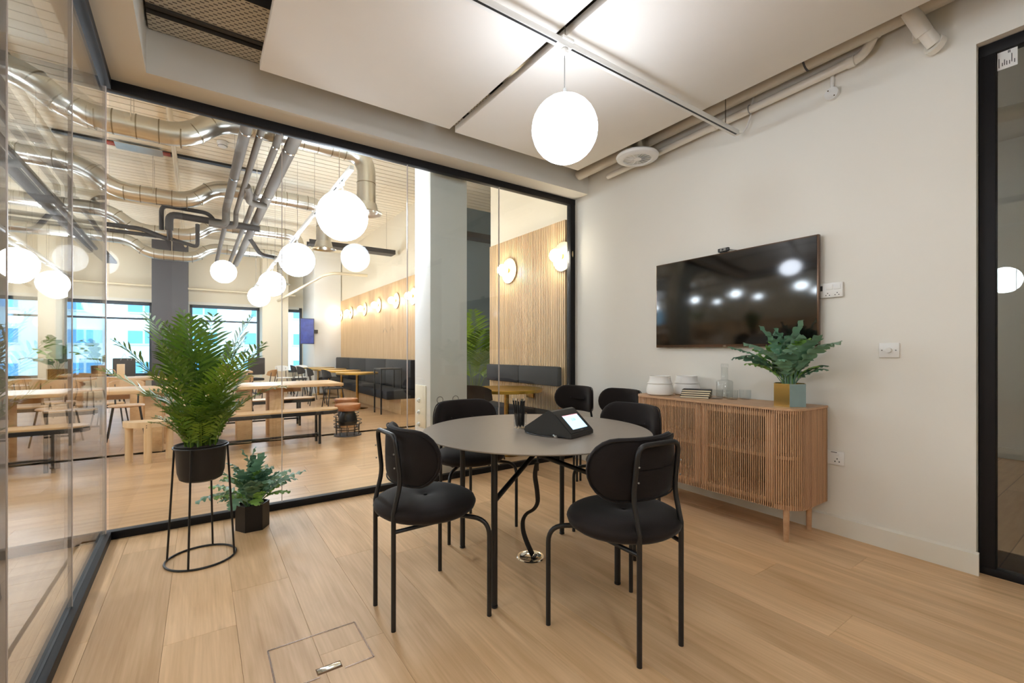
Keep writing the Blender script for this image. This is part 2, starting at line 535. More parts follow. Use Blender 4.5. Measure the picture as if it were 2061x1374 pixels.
# ---- ceiling slab and bulkheads
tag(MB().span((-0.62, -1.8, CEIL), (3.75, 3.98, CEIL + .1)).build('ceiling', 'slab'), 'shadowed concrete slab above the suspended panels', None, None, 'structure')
tag(MB().span((-0.62, 3.605, 2.945), (3.53, 3.98, CEIL)).build('ceiling_bulkhead_back', 'wall'), 'plastered bulkhead above the back glass partition', None, None, 'structure')
mb = MB().prism([(-0.62, -1.8), (-0.255, -1.8), (-0.283, 3.606), (-0.62, 3.606)], 2.945, CEIL)
tag(mb.build('ceiling_bulkhead_left', 'wall'), 'plastered bulkhead above the left glass partition', None, None, 'structure')

# ---- right wall with the door opening
wr = structure('wall_right', 'warm off-white plastered wall')
def wallseg(y0, y1, z0, z1, th=0.13):
    return MB().prism([(xw(y0), y0), (xw(y1), y1), (xw(y1) + th, y1), (xw(y0) + th, y0)], z0, z1)
wallseg(0.569, 3.96, 0, CEIL).build('wall_panel', 'wall', wr)
wallseg(-0.95, 0.569, 2.864, CEIL).build('wall_over_door', 'wall', wr)
wallseg(-1.8, -0.95, 0, CEIL).build('wall_panel', 'wall', wr)
bb = MB().prism([(xw(.556) - .02, .556), (xw(3.8) - .02, 3.8), (xw(3.8), 3.8), (xw(.556), .556)], 0, 0.112)
bb.prism([(xw(.556) - .02, .556), (xw(3.8) - .02, 3.8), (xw(3.8), 3.8), (xw(.556), .556)], 0.112, 0.1125)
bb.add([(xw(.556) - .02, .556, .1125), (xw(3.8) - .02, 3.8, .1125), (xw(3.8), 3.8, .122), (xw(.556), .556, .122), (xw(.556), .556, .11), (xw(3.8), 3.8, .11)],
       [(0, 1, 2, 3), (0, 3, 4), (1, 5, 2), (3, 2, 5, 4)])
tag(bb.build('baseboard_right', 'trim', ang=0.3), None, None, None, 'structure')
wq = structure('wall_rear', 'plastered wall behind the viewer')
MB().span((-0.62, -1.93, 0), (3.75, -1.8, CEIL)).build('wall_panel', 'wall', wq)

# ---- black framed glass door on the right
door = structure('door_1', 'black framed glass door in the right wall')
dx = 3.486
MB().span((dx, 0.503, 0.038), (dx + .06, 0.566, 2.80), .002).build('door_frame', 'frame', door)
MB().span((dx, -0.947, 0.038), (dx + .06, -0.887, 2.80), .002).build('door_frame', 'frame', door)
MB().span((dx, -0.947, 2.80), (dx + .06, 0.566, 2.86), .002).build('door_frame', 'frame', door)
MB().span((dx, -0.947, 0), (dx + .06, 0.566, 0.038), .002).build('door_frame', 'frame', door)
MB().span((dx + .024, -0.887, 0.038), (dx + .036, 0.503, 2.80)).build('pane', 'glass', door, smooth=False)
lab = thing('glazing_label', 'small white printed label stuck on the glass door top corner', 'label', (dx + .0225, 0.463, 2.752))
MB().box((0, 0, 0), (.001, .073, .094)).build('sheet', 'plastic_w', lab, smooth=False)
for i, (yy, z0, ll) in enumerate(((.030, -.035, .05), (.018, -.030, .018), (.010, -.028, .03), (.002, -.030, .022), (-.008, -.030, .02), (-.016, -.022, .045), (-.026, -.03, .02), (-.004, .03, .014), (-.009, .03, .014))):
    MB().box((-.0008, yy, z0 + ll / 2), (.0006, .003, ll)).build('printed_line', 'print', lab, smooth=False)

# ---- back glass partition
wb = structure('wall_back', 'frameless glass partition in a black channel facing the open office')
MB().span((-0.533, GY, 2.88), (3.525, GY + .06, 2.945), .002).build('frame_rail', 'frame', wb)
MB().span((-0.533, GY, 0), (3.525, GY + .06, 0.051), .002).build('frame_rail', 'frame', wb)
MB().span((3.452, GY, 0.051), (3.523, GY + .06, 2.88), .002).build('frame_post', 'frame', wb)
js = [-0.490, 0.511, 1.521, 2.501, 3.452]
for i, (a, b) in enumerate(zip(js, js[1:])):
    MB().span((a + .002, GY + .026, .05), (b - .002, GY + .038, 2.885)).build('pane', 'glass', wb, smooth=False)
for a in js[1:-1]:
    MB().span((a - .0022, GY + .024, .051), (a + .0022, GY + .040, 2.88)).build('joint_strip', 'edge', wb, smooth=False)

# ---- left glass partition
wl = structure('wall_left', 'frameless glass partition on the left in a black channel')
wl.location = (-0.473, GY, 0); wl.rotation_euler = (0, 0, math.atan2(0.093, 5.419))
MB().span((-.06, -5.6, 2.88), (0, 0.0, 2.945), .002).build('frame_rail', 'frame', wl)
MB().span((-.06, -5.6, 0), (0, 0.0, 0.051), .002).build('frame_rail', 'frame', wl)
MB().span((-.034, -5.6, .0511), (-.026, 0, .0535)).build('gasket', 'black', wl)
js = [-0.035, -1.02, -1.912, -2.9, -3.9, -5.0, -5.6]
for a, b in zip(js, js[1:]):
    MB().span((-.036, b + .002, .05), (-.024, a - .002, 2.885)).build('pane', 'glass', wl, smooth=False)
for a in js[1:-1]:
    MB().span((-.038, a - .002, .051), (-.022, a + .002, 2.88)).build('joint_strip', 'edge', wl, smooth=False)
MB().span((-.039, -.028, .051), (-.021, -.008, 2.88)).build('corner_strip', 'edge', wl, smooth=False)

# ---- neighbouring dim room beyond the glass door
nf = MB().span((3.58, -2.4, -.05), (7.5, 3.7, 0)).build('floor_side_room', 'oak_far', smooth=False); tag(nf, None, None, None, 'structure')
for nm, a, b in (('wall_side_far', (7.5, -2.4, 0), (7.6, 3.7, 3.6)), ('wall_side_front', (3.75, -2.5, 0), (7.6, -2.4, 3.6)), ('wall_side_back', (3.75, 3.7, 0), (7.6, 3.8, 3.6)), ('ceiling_side_room', (3.57, -2.5, 3.6), (7.6, 3.8, 3.7))):
    tag(MB().span(a, b).build(nm, 'wall'), None, None, None, 'structure')
tag(MB().span((7.478, -2.4, 0), (7.5, 3.7, .12)).build('baseboard_side', 'trim'), None, None, None, 'structure')
pp = thing('side_room_pipe', 'white pipe below the ceiling of the dim room behind the glass door', 'pipe')
MB().tube([(5.0, 1.6, 3.1), (5.6, -1.2, 3.0)], .06, 14).build('pipe', 'pvc', pp)
MB().tube([(5.24, .46, 3.06), (5.28, .29, 3.05)], .075, 14).build('collar', 'pvc', pp)

# ---- suspended acoustic panels
for nm, x0, x1, y1, lb in (('ceiling_panel', .298, 1.603, 3.18, 'large pale acoustic ceiling panel left of the pendant seam'), ('ceiling_panel', 1.662, 2.985, 3.20, 'large pale acoustic ceiling panel on the television side of the seam')):
    t = thing(nm, lb, 'ceiling panel', ((x0 + x1) / 2, 1.0, 2.95), 0, 'suspended acoustic panels')
    MB().span((x0 - (x0 + x1) / 2, -2.3, 0), (x1 - (x0 + x1) / 2, y1 - 1.0, .05), .003).build('board', 'panel', t)
    for yy in (-1.6, .2, .95):
        for xx in (-.5, .5):
            MB().cyl((xx, yy, .05), (xx, yy, CEIL - 2.95), .004, n=6).build('hanger_rod', 'chrome', t)

# ---- lighting track and pendant
tr = thing('lighting_track', 'long white track under the ceiling panels carrying the globe pendant', 'track', (0, 1.84, 2.85))
MB().span((-.2, -.019, 0), (3.36, .019, .036), .002).build('rail', 'white', tr)
MB().span((-.2, -.017, -.0012), (1.555, -.004, .001)).build('slot', 'black', tr)
MB().span((1.66, -.017, -.0012), (3.33, -.004, .001)).build('slot', 'black', tr)
MB().span((1.56, -.02, -.006), (1.655, .02, .002), .002).build('adapter', 'white', tr)
MB().span((1.585, -.03, .028), (1.665, .03, .045), .002).build('bracket', 'white', tr)
for xx in (1.625, 3.2, .4):
    MB().cyl((xx, 0, .036), (xx, 0, .6), .004, n=6).build('hanger_rod', 'chrome', tr)
MB().cyl((3.355, 0, .018), (3.375, 0, .018), .012, n=10).build('end_cap', 'white', tr)
pc = thing('track_cable', 'white supply cable looping from the track end up to the ceiling pipe', 'cable')
MB().tube([(3.375, 1.84, 2.868), (3.405, 1.82, 2.875), (3.42, 1.79, 2.93), (3.418, 1.765, 3.0), (3.412, 1.745, 3.12), (3.40, 1.73, 3.3)], .006, 8).build('cable', 'white', pc)

def make_globe(name, label, R, drop, loc, group=None, m='globe'):
    """loc is the globe centre; drop the length of cord above the globe"""
    t = thing(name, label, 'pendant lamp', loc, 0, group)
    MB().sphere((0, 0, 0), R, 28, 16).build('globe', m, t)
    MB().cyl((0, 0, R - .004), (0, 0, R + .045), .009, n=10).build('cap', 'grey', t)
    MB().cyl((0, 0, R + .04), (0, 0, R + drop), .0028, n=6).build('cord', 'grey', t)
    MB().lathe([(.016, 0), (.022, .006), (.022, .03), (.01, .04)], 12, (0, 0, R + drop - .0405)).build('ceiling_fitting', 'white', t)
    return t
make_globe('globe_pendant', 'unseen globe added to light the dim room behind the glass door', .12, .88, (5.5, 2.7, 2.6))  # added lamp out of view, brightens the side room
make_globe('globe_pendant', 'glowing white globe pendant hanging over the round meeting table', .178, .262, (1.62, 1.84, 2.407), None, 'globe_room')
tr2 = thing('lighting_track', 'white lighting track crossing the room behind the viewer', 'track', (0, -.65, 2.85))
MB().span((-.2, -.019, 0), (3.36, .019, .036), .002).build('rail', 'white', tr2)
make_globe('globe_pendant', 'globe pendant of the rear track behind the viewer', .178, .21, (.29, -.65, 2.46), None, 'globe_rear')

# ---- trays, pipes and diffuser in the ceiling void
t = thing('cable_tray', 'narrow perforated metal cable tray beside the left end of the bulkhead', 'cable tray', (1.5, 3.51, 3.22))
MB().span((-1.77, -.075, 0), (1.95, .085, .003)).build('tray_base', 'tray', t, smooth=False)
MB().span((-1.77, -.08, 0), (1.95, -.075, .05)).build('tray_side', 'traydark', t)
t = thing('cable_tray', 'wide perforated metal cable tray with red cables seen through its slots', 'cable tray', (1.5, 3.21, 3.25))
MB().span((-1.77, -.17, 0), (1.95, .17, .003)).build('tray_base', 'tray', t, smooth=False)
MB().span((-1.77, -.175, 0), (1.95, -.17, .07)).build('tray_side', 'traydark', t)
MB().span((-1.77, .17, -.012), (1.95, .2, .05)).build('tray_side', 'traydark', t)
t = thing('rectangular_duct', 'pale metal air duct above the gap beside the ceiling panel', 'duct', (1.5, 2.5, 3.30))
MB().span((-1.77, -.3, 0), (1.95, .42, .12), .004).build('duct_body', 'galv', t)

t = thing('swirl_diffuser', 'round white air diffuser with swirl vanes beside the right wall', 'air vent', (3.2, 2.66, 2.915))
MB().lathe([(.118, .012), (.122, .0), (.15, -.002), (.178, .012), (.185, .03), (.180, .04), (.125, .05)], 40).build('ring', 'white', t)
MB().lathe([(.122, .01), (.118, .06), (.10, .11), (.085, .16), (.08, .30)], 32).build('neck', 'galv', t)
MB().lathe([(.001, .0), (.036, .004), (.038, .014), (.001, .018)], 20).build('hub', 'white', t)
vm = MB()
vm.add([(.034, -.006, .002), (.034, .006, .016), (.118, .012, .03), (.118, -.014, .006), (.034, -.006, .004), (.034, .006, .018), (.118, .012, .032), (.118, -.014, .008)],
       [(0, 1, 2, 3), (7, 6, 5, 4), (0, 3, 7, 4), (1, 5, 6, 2), (0, 4, 5, 1), (3, 2, 6, 7)])
vme = vm.mesh('vane', 'white', smooth=False)
for i in range(16): put('vane', vme, t, (0, 0, 0), 2 * pi * i / 16)
MB().lathe([(.001, .055), (.11, .055), (.11, .06), (.001, .06)], 24).build('damper', 'plastic_b', t)

t = thing('waste_pipe', 'white plastic pipe running along the right wall top with an elbow', 'pipe', (0, 0, 0))
pts = fillet([(3.40, 3.2, 2.985), (3.395, 1.06, 3.045), (3.395, 1.0, 3.14), (3.395, 1.0, CEIL)], .07, 6)
MB().tube(pts, .028, 14).build('pipe', 'pvc', t)
for p in ((3.396, 2.05, 3.017), (3.395, 1.12, 3.043)):
    MB().cyl((p[0], p[1] - .02, p[2]), (p[0], p[1] + .02, p[2]), .034, n=16).build('collar', 'pvc', t)
MB().cyl((3.395, 1.0, 3.13), (3.395, 1.0, 3.16), .035, n=16).build('collar', 'pvc', t)
MB().torus((0, 0, 0), .032, .004, 16, 6).build('clip', 'grey', t, (3.396, 1.76, 3.025)).rotation_euler = (pi / 2, 0, 0)
t = thing('service_pipe', 'thick beige pipe behind the white plastic pipe under the ceiling', 'pipe', (0, 0, 0))
MB().tube([(3.33, 3.55, 3.10), (3.33, -.4, 3.17)], .055, 16).build('pipe', 'taupe', t)
for y in (1.35, 2.4):
    MB().cyl((3.33, y - .006, 3.139), (3.33, y + .006, 3.138), .058, n=16).build('band', 'darkgrey', t)
t = thing('soil_pipe', 'fat white pipe with collar dropping to the right wall near the door', 'pipe', (0, 0, 0))
MB().tube([(3.12, .93, 3.43), (3.34, .775, 3.04)], .032, 16).build('pipe', 'pvc', t)
MB().tube([(3.29, .81, 3.13), (3.36, .76, 3.0)], [.040, .040], 18).build('collar', 'pvc', t)
MB().tube([(3.34, .775, 3.04), (3.405, .728, 2.94)], [.034, .036], 14).build('elbow', 'pvc', t)
MB().tube([(3.402, .735, 2.945), (3.43, .72, 2.935)], .05, 18).build('flange', 'pvc', t)
MB().tube([(3.41, .80, 3.44), (3.41, .80, 3.0)], .026, 12).build('branch_pipe', 'pvc', t)
t = thing('junction_box', 'round white junction box hanging on a conduit below the pipe', 'electrical box', W(1.243, 0, 2.915), WALL_RZ)
MB().tube([(0, .0, 0), (0, .03, 0)], .04, 24).build('lid', 'plastic_w', t)
for s in (-1, 1): MB().tube([(s * .018, .029, s * .022), (s * .018, .032, s * .022)], .004, 8).build('screw', 'brass', t)
MB().tube([(0, .012, .03), (0, .012, .14)], .012, 12).build('conduit', 'plastic_w', t)

# ---- television and what hangs on the right wall
tv = thing('television', 'wide wall-mounted flat television with dark glossy screen', 'television', W(1.972, 0, 1.618), WALL_RZ)
MB().box((0, .042, 0), (1.335, .03, .752), 0, .004).build('bezel', 'bezel', tv)
MB().box((0, .0585, .006), (1.315, .004, .722), 0, .001).build('screen', 'screen', tv)
MB().box((0, .02, 0), (.9, .03, .45), 0, .004).build('back_cover', 'plastic_b', tv)
MB().box((0, .008, 0), (.4, .014, .3)).build('wall_bracket', 'black', tv)
lg = put('logo', text_mesh('LG', .017, 'chrome'), tv, (-.0, .0605, -.368)); lg.rotation_euler = (pi / 2, 0, pi)
wc = thing('webcam', 'small black webcam perched on the television top edge', 'webcam', W(1.985, .04, 1.994), WALL_RZ)
MB().box((0, .012, .022), (.092, .022, .03), 0, .006).build('body', 'plastic_b', wc)
MB().box((0, .024, .022), (.05, .004, .022), 0, .003).build('face_plate', 'grey', wc)
MB().tube([(0, .024, .022), (0, .029, .022)], .008, 14).build('lens', 'black', wc)
MB().box((0, 0, .003), (.06, .04, .006), 0, .002).build('clip', 'plastic_b', wc)
MB().tube([(-.04, 0, .02), (-.07, -.02, .012), (-.12, -.03, .0), (-.16, -.035, -.06)], .002, 6).build('lead', 'black', wc)

cp = thing('control_plate', 'white wall plate with switch and sockets beside the television edge', 'wall plate', W(1.257, 0, 1.613), WALL_RZ)
MB().box((0, .010, 0), (.15, .02, .098), 0, .004).build('plate', 'plastic_w', cp)
MB().box((-.045, .021, .02), (.04, .006, .034), 0, .002).build('rocker', 'plastic_w', cp)
MB().box((.0, .021, .02), (.04, .006, .034), 0, .002).build('rocker', 'plastic_w', cp)
MB().box((.05, .0205, .015), (.02, .003, .034), 0, .001).build('display', 'black', cp)
for xx, zz in ((-.045, -.02), (-.055, -.033), (-.033, -.033), (.01, -.02), (0, -.033), (.02, -.033), (.055, -.02), (.055, -.032)):
    MB().box((xx, .0203, zz), (.005, .001, .006)).build('socket_hole', 'black', cp, smooth=False)
ds = thing('dimmer_switch', 'white square dimmer switch with knob on the wall near the door', 'light switch', W(.943, 0, 1.212), WALL_RZ)
MB().box((0, .006, 0), (.1, .012, .09), 0, .004).build('plate', 'plastic_w', ds)
MB().tube([(0, .012, 0), (0, .026, 0)], [.017, .015], 20).build('knob', 'plastic_w', ds)
for s in (-1, 1): MB().tube([(s * .034, .0115, 0), (s * .034, .0135, 0)], .004, 10).build('screw', 'grey', ds)
ps = thing('wall_socket', 'white double power socket low on the wall beside the sideboard', 'socket', W(1.252, 0, .502), WALL_RZ)
MB().box((0, .008, 0), (.15, .016, .09), 0, .004).build('plate', 'plastic_w', ps)
for s in (-.038, .038):
    MB().box((s, .0162, .026), (.02, .003, .018), 0, .001).build('rocker', 'plastic_w', ps)
    for a, b in ((0, -.004), (-.012, -.022), (.012, -.022)):
        MB().box((s + a, .0163, b), (.006, .001, .008)).build('socket_hole', 'black', ps, smooth=False)
MB().box((-.02, .0163, .037), (.035, .001, .004)).build('marking', 'print', ps, smooth=False)

# ================================================================ MEETING TABLE AND CHAIRS
def make_chair(label, loc, rz, group):
    t = thing('dining_chair', label, 'chair', loc, rz, group)
    # seat cushion: soft round pad with a dimple
    mb = MB(); n = 40
    prof = [(.02, .006), (.10, .002), (.17, .004), (.215, .012), (.236, .028), (.243, .048), (.236, .064), (.215, .076), (.175, .085), (.12, .089), (.07, .088), (.035, .083), (.012, .076), (.0005, .074)]
    mb.lathe(prof, n, (0, .0, .445), 1.03, .98)
    mb.build('seat', 'velvet_seat', t, ang=2.0)
    MB().lathe([(.0005, .520), (.008, .5205), (.011, .523), (.008, .5265), (.0005, .5275)], 12).build('seat_button', 'velvet', t)
    # curved pill shaped back pad
    a, b, T, Rb, y0 = .280, .128, .027, .30, .150
    L = a - b; zc = .733
    def P(x, z, off):
        an = x / Rb; r = Rb - off
        return (r * sin(an), y0 - r * cos(an), zc + z)
    ring_dirs = []
    N1 = 12
    for k in range(N1 + 1):
        th = -pi / 2 + pi * k / N1; ring_dirs.append((L, cos(th), sin(th)))
    for k in range(1, 8): ring_dirs.append((L * (1 - 2 * k / 8), 0, 1))
    for k in range(N1 + 1):
        th = pi / 2 + pi * k / N1; ring_dirs.append((-L, cos(th), sin(th)))
    for k in range(1, 8): ring_dirs.append((-L * (1 - 2 * k / 8), 0, -1))
    n = len(ring_dirs)
    rings = []
    ss = [.02, .35, .65, .85, .95, 1.0]
    prf = [(s, T * (1 - s ** 4) ** .5 * 1.0) for s in ss]
    allr = prf + [(s, -h) for s, h in reversed(prf[:-1])]
    mb = MB(); vs = []
    for s_, h in allr:
        for (sx, cx_, cz_) in ring_dirs:
            vs.append(P(sx + s_ * b * cx_, s_ * b * cz_, h))
    fs = []
    for i in range(len(allr) - 1):
        for k in range(n):
            fs.append((i * n + k, i * n + (k + 1) % n, (i + 1) * n + (k + 1) % n, (i + 1) * n + k))
    fs.append(tuple(range(n))); fs.append(tuple(reversed(range((len(allr) - 1) * n, len(allr) * n))))
    mb.add(vs, fs)
    pad = mb.build('backrest', 'velvet', t, ang=2.0)
    # piping around the rear edge
    MB().tube([P(sx + .93 * b * cx_, .93 * b * cz_, -.0195) for sx, cx_, cz_ in ring_dirs], .0035, 6, closed=True).build('piping', 'velvet', pad)
    for s in (-1, 1):
        p = P(s * .095, 0, T - .002)
        MB().sphere(p, .010, 12, 8).build('button', 'velvet_seat', pad)
    r = .0105
    for s in (-1, 1):
        MB().tube([(s * .122, -.2, 0), (s * .122, -.2, .50)], r, 12).build('leg', 'black', t)
        MB().tube(fillet([(s * .257, .2, 0), (s * .257, .2, .437), (s * .10, .06, .452)], .075, 7), r, 12).build('leg', 'black', t)
        MB().tube([(s * .122, -.2, .425), (s * .16, .06, .445)], .009, 10).build('side_rail', 'black', t)
        for zz in (.70, .76):
            MB().sphere((s * .121, -.196 if zz < .73 else -.199, zz), .004, 8, 6).build('screw', 'grey', t)
    up = [(-.122, -.2, .50), (-.122, -.2, .505), (-.122, -.168, .635), (-.118, -.192, .838), (.118, -.192, .838), (.122, -.168, .635), (.122, -.2, .505), (.122, -.2, .50)]
    MB().tube(fillet(up, .045, 6), r, 12).build('back_frame', 'black', t)
    MB().tube([(-.16, .06, .445), (.16, .06, .445)], .009, 10).build('cross_rail', 'black', t)
    return t
ch = make_chair('black velvet chair nearest the glass, back towards the tall palm', (.88, 2.0, 0), -pi / 2, 'velvet chairs')
clone(ch, (1.505, 1.325, 0), radians(-2.8), 'black velvet chair in front of the table, nearest the viewer')
clone(ch, (1.53, 2.73, 0), pi, 'black velvet chair behind the table with its back to the glass partition')
clone(ch, (2.255, 1.985, 0), pi / 2, 'black velvet chair between the round table and the sideboard')
clone(ch, (3.04, 3.37, 0), radians(97), 'spare black velvet chair in the corner under the black frame post')
clone(ch, (3.13, 2.845, 0), radians(93), 'spare black velvet chair half hidden behind the end of the sideboard')

TC = (1.555, 2.01)
tb = thing('meeting_table', 'round dark grey meeting table on thin black legs', 'table', (TC[0], TC[1], 0))
MB().lathe([(.0005, .757), (.622, .757), (.631, .760), (.632, .763), (.630, .765), (.0005, .765)], 96).build('tabletop', 'tabletop', tb, ang=.25)
MB().lathe([(.0005, .752), (.60, .752), (.621, .7565), (.0005, .7568)], 72).build('underside', 'black', tb, ang=.25)
LEGS = [(-.421, -.225), (-.235, .431), (.218, -.408), (.406, .244)]
for x, y in LEGS:
    l = MB().tube([(x, y, .018), (x, y, .752)], .0155, 14).build('leg', 'black', tb)
    MB().lathe([(.012, 0), (.0165, .003), (.0165, .012), (.012, .014), (.012, .02)], 14, (x, y, 0)).build('foot', 'black', l)
(ax, ay), (bx, by), (cx_, cy_), (dx_, dy_) = LEGS
MB().tube([(ax, ay, .50), (dx_, dy_, .742)], .013, 12).build('brace', 'black', tb)
MB().tube([(cx_, cy_, .52), (bx, by, .742)], .013, 12).build('brace', 'black', tb)
MB().box(((ax + dx_) / 2, (ay + dy_) / 2, .742), (.94, .03, .02), atan2(dy_ - ay, dx_ - ax), .002).build('top_rail', 'black', tb)
MB().box(((bx + cx_) / 2, (by + cy_) / 2, .741), (.94, .03, .02), atan2(cy_ - by, cx_ - bx), .002).build('top_rail', 'black', tb)

# cable and floor grommet
def at(px, py, D):
    u = (px - 1030.5) / 904.0
    return Vector((D * (sin(YAW) + u * cos(YAW)), D * (cos(YAW) - u * sin(YAW)), CAM_H + D * (708.7 - py) / 904.0))
pts = [at(*p, 2.62) for p in ((1081, 930), (1076, 955), (1081, 985), (1083, 1012), (1074, 1026), (1060, 1032), (1052, 1045), (1052, 1066), (1059, 1088), (1068, 1108))]
pts.append(Vector((1.60, 2.10, .012)))
t = thing('table_cable', 'flat black cable hanging from the table to the floor plate', 'cable')
MB().tube(fillet(pts, .03, 3), .017, 8, flat=(1.0, .28)).build('cable', 'black', t)
t = thing('floor_grommet', 'round chrome floor plate under the table where the cable enters', 'floor plate', (1.591, 2.107, 0))
MB().lathe([(.0005, .004), (.055, .004), (.058, .006), (.078, .006), (.083, .001), (.083, .0)], 40).build('plate', 'chrome', t)
MB().box((.02, -.012, .0055), (.05, .018, .003), .6, .001).build('cable_slot', 'black', t)

# tumbler of pens
t = thing('pen_glass', 'clear tumbler holding black pens on the round table', 'glass', (1.50, 2.085, .765))
MB().lathe([(.0005, 0), (.034, 0), (.037, .004), (.038, .09), (.0355, .09), (.0345, .008), (.0005, .007)], 28).build('tumbler', 'clear', t)
MB().lathe([(.0005, .0005), (.036, .0005), (.036, .005), (.0005, .005)], 28).build('base', 'chrome', t)
pen0 = None
rp = random.Random(5)
for i in range(13):
    an = 2 * pi * i / 13 * 2.4; rr = .006 + .021 * (i % 4) / 3
    bx_, by_ = rr * cos(an), rr * sin(an)
    if pen0 is None:
        pen0 = thing('pen', 'black ballpoint pen standing in the tumbler', 'pen', (0, 0, 0), 0, 'pens in the tumbler')
        MB().tube([(0, 0, 0), (0, 0, .012), (0, 0, .125)], [.0012, .0045, .0048], 10).build('barrel', 'plastic_b', pen0)
        MB().tube([(0, 0, .125), (0, 0, .136)], .003, 8).build('push_button', 'chrome', pen0)
        MB().box((0, .0055, .108), (.003, .0015, .038)).build('clip', 'plastic_b', pen0)
        o = pen0
    else:
        o = copy_tree(pen0)
    o.location = (1.50 + bx_, 2.085 + by_, .773); o.scale = (1, 1, 1.2)
    o.rotation_euler = (rp.uniform(-.07, .07) - by_ * 3, rp.uniform(-.07, .07) + bx_ * 3, rp.uniform(0, 6))

# conference console
t = thing('conference_console', 'black wedge-shaped touch console with lit blue screen on the table', 'tablet', (1.516, 1.672, .765), radians(15.3))
w = .216
def sidepoly(k): return [(k, .0, .004), (k, .0, .022), (k, .118, .128), (k, .135, .132), (k, .152, .126), (k, .295, .035), (k, .302, .018), (k, .29, .004)]
a_, b_ = sidepoly(0), sidepoly(w)
n = len(a_)
MB().add(a_ + b_, [tuple(range(n)), tuple(reversed(range(n, 2 * n)))] + [(i, n + i, n + (i + 1) % n, (i + 1) % n) for i in range(n)]).build('shell', 'device', t, ang=.4)
sl = atan2(.106, .118)
def onface(u, v, off):   # u across, v up the sloped face from its lower edge
    return (u, v * cos(sl) - off * sin(sl), .022 + v * sin(sl) + off * cos(sl))
def facequad(name, u0, u1, v0, v1, o1, m, o0=0.0):
    vs = [onface(u, v, o) for o in (o0, o1) for u, v in ((u0, v0), (u1, v0), (u1, v1), (u0, v1))]
    return MB().add(vs, [(3, 2, 1, 0), (4, 5, 6, 7), (0, 1, 5, 4), (1, 2, 6, 5), (2, 3, 7, 6), (3, 0, 4, 7)]).build(name, m, t, smooth=False)
facequad('bezel', .004, w - .004, .006, .135, .003, 'plastic_b')
s_ = facequad('screen', .045, .185, .026, .118, .0036, 'lcd', .003)
facequad('screen_stripe', .045, .185, .112, .118, .0040, 'lcd_pink', .0036)
tx = put('lettering', text_mesh('3:30', .022, 'lcd_txt', .0001), t, onface(.115, .085, .0042)); tx.rotation_euler = (sl, 0, 0)
facequad('logo', .103, .130, .014, .0165, .0036, 'grey', .003)
MB().box((.1, .135, .133), (.03, .004, .001)).build('indicator', 'red', t)
MB().tube(fillet([(.0, .05, .006), (-.03, .15, .004), (-.02, .25, .004), (.02, .31, .004)], .05), .003, 8).build('lead', 'black', t)
MB().box((-.012, .09, .008), (.03, .012, .012), 1.2, .001).build('plug', 'chrome', t)

# ================================================================ SIDEBOARD AND WHAT STANDS ON IT
sb = thing('sideboard', 'low oak sideboard with slatted doors and rounded slatted ends', 'sideboard', (3.0, 1.915, 0))
Z0, Z1 = .205, .845
hl, rc, dp = .649, .146, .445          # half length, corner radius, depth
def footprint(inset):
    pts = []
    for k in range(9):
        a = pi + pi / 2 * k / 8
        pts.append((rc + (rc - inset) * cos(a), -hl + rc + (rc - inset) * sin(a)))
    pts.append((dp, -hl + inset))
    pts.append((dp, hl - inset))
    for k in range(9):
        a = pi / 2 + pi / 2 * k / 8
        pts.append((rc + (rc - inset) * cos(a), hl - rc + (rc - inset) * sin(a)))
    return pts
MB().prism(footprint(.0), Z1 - .014, Z1).build('top', 'cabinet', sb, ang=.4)
MB().prism(footprint(.012), Z0, Z0 + .03).build('bottom_board', 'cabinet', sb, ang=.4)
MB().prism(footprint(.016), .52, .542).build('shelf', 'cabinet', sb, ang=.4)
MB().prism(footprint(.012), Z1 - .035, Z1 - .014).build('upper_rail', 'cabinet', sb, ang=.4)
MB().span((dp - .012, -hl + .004, Z0), (dp, hl - .004, Z1 - .014)).build('back_panel', 'slatgap', sb)
for y in (-.505, .505):
    MB().span((.03, y - .009, Z0 + .02), (dp - .012, y + .009, Z1 - .03)).build('divider', 'cabinet', sb)
MB().span((.03, -.009, Z0 + .02), (dp - .012, .009, Z1 - .03)).build('divider', 'cabinet', sb)
sm = MB().box((0, 0, 0), (.0045, .0055, Z1 - .008 - Z0 - .004), 0, 0).mesh('slat', 'slat', smooth=False)
smz = (Z0 + .002 + Z1 - .014) / 2 + .001
for s in (-1, 1):
    y0, y1 = (0.003, .503) if s > 0 else (-.503, -.003)
    dmb = MB()
    for a, b in (((.012, y0, Z0 + .004), (.026, y0 + .045, Z1 - .016)), ((.012, y1 - .045, Z0 + .004), (.026, y1, Z1 - .016)), ((.012, y0 + .045, Z0 + .004), (.026, y1 - .045, Z0 + .06)), ((.012, y0 + .045, Z1 - .062), (.026, y1 - .045, Z1 - .016))):
        dmb.span(a, b)
    d = dmb.build('door', 'cabinet', sb, smooth=False)
    nsl = 37
    for i in range(nsl):
        put('slat', sm, d, (.008, y0 + .006 + (y1 - y0 - .012) * i / (nsl - 1), smz))
for s in (-1, 1):
    # rounded corner and the straight return to the wall
    arc = pi / 2 * rc
    nn = 17
    for i in range(nn):
        a = (i + .6) / nn * pi / 2
        x = rc - (rc - .006) * cos(a); y = s * (hl - rc + (rc - .006) * sin(a))
        put('slat', sm, sb, (x, y, smz), -s * a)
    ns = 21
    for i in range(ns):
        put('slat', sm, sb, (rc + .008 + (dp - rc - .012) * i / (ns - 1), s * (hl - .006), smz), pi / 2)
for x, y in ((.05, -.563), (.372, -.563), (.05, .563), (.372, .563)):
    MB().tube([(x, y, 0), (x, y, Z0 + .01)], [.015, .019], 16).build('leg', 'cabinet', sb)

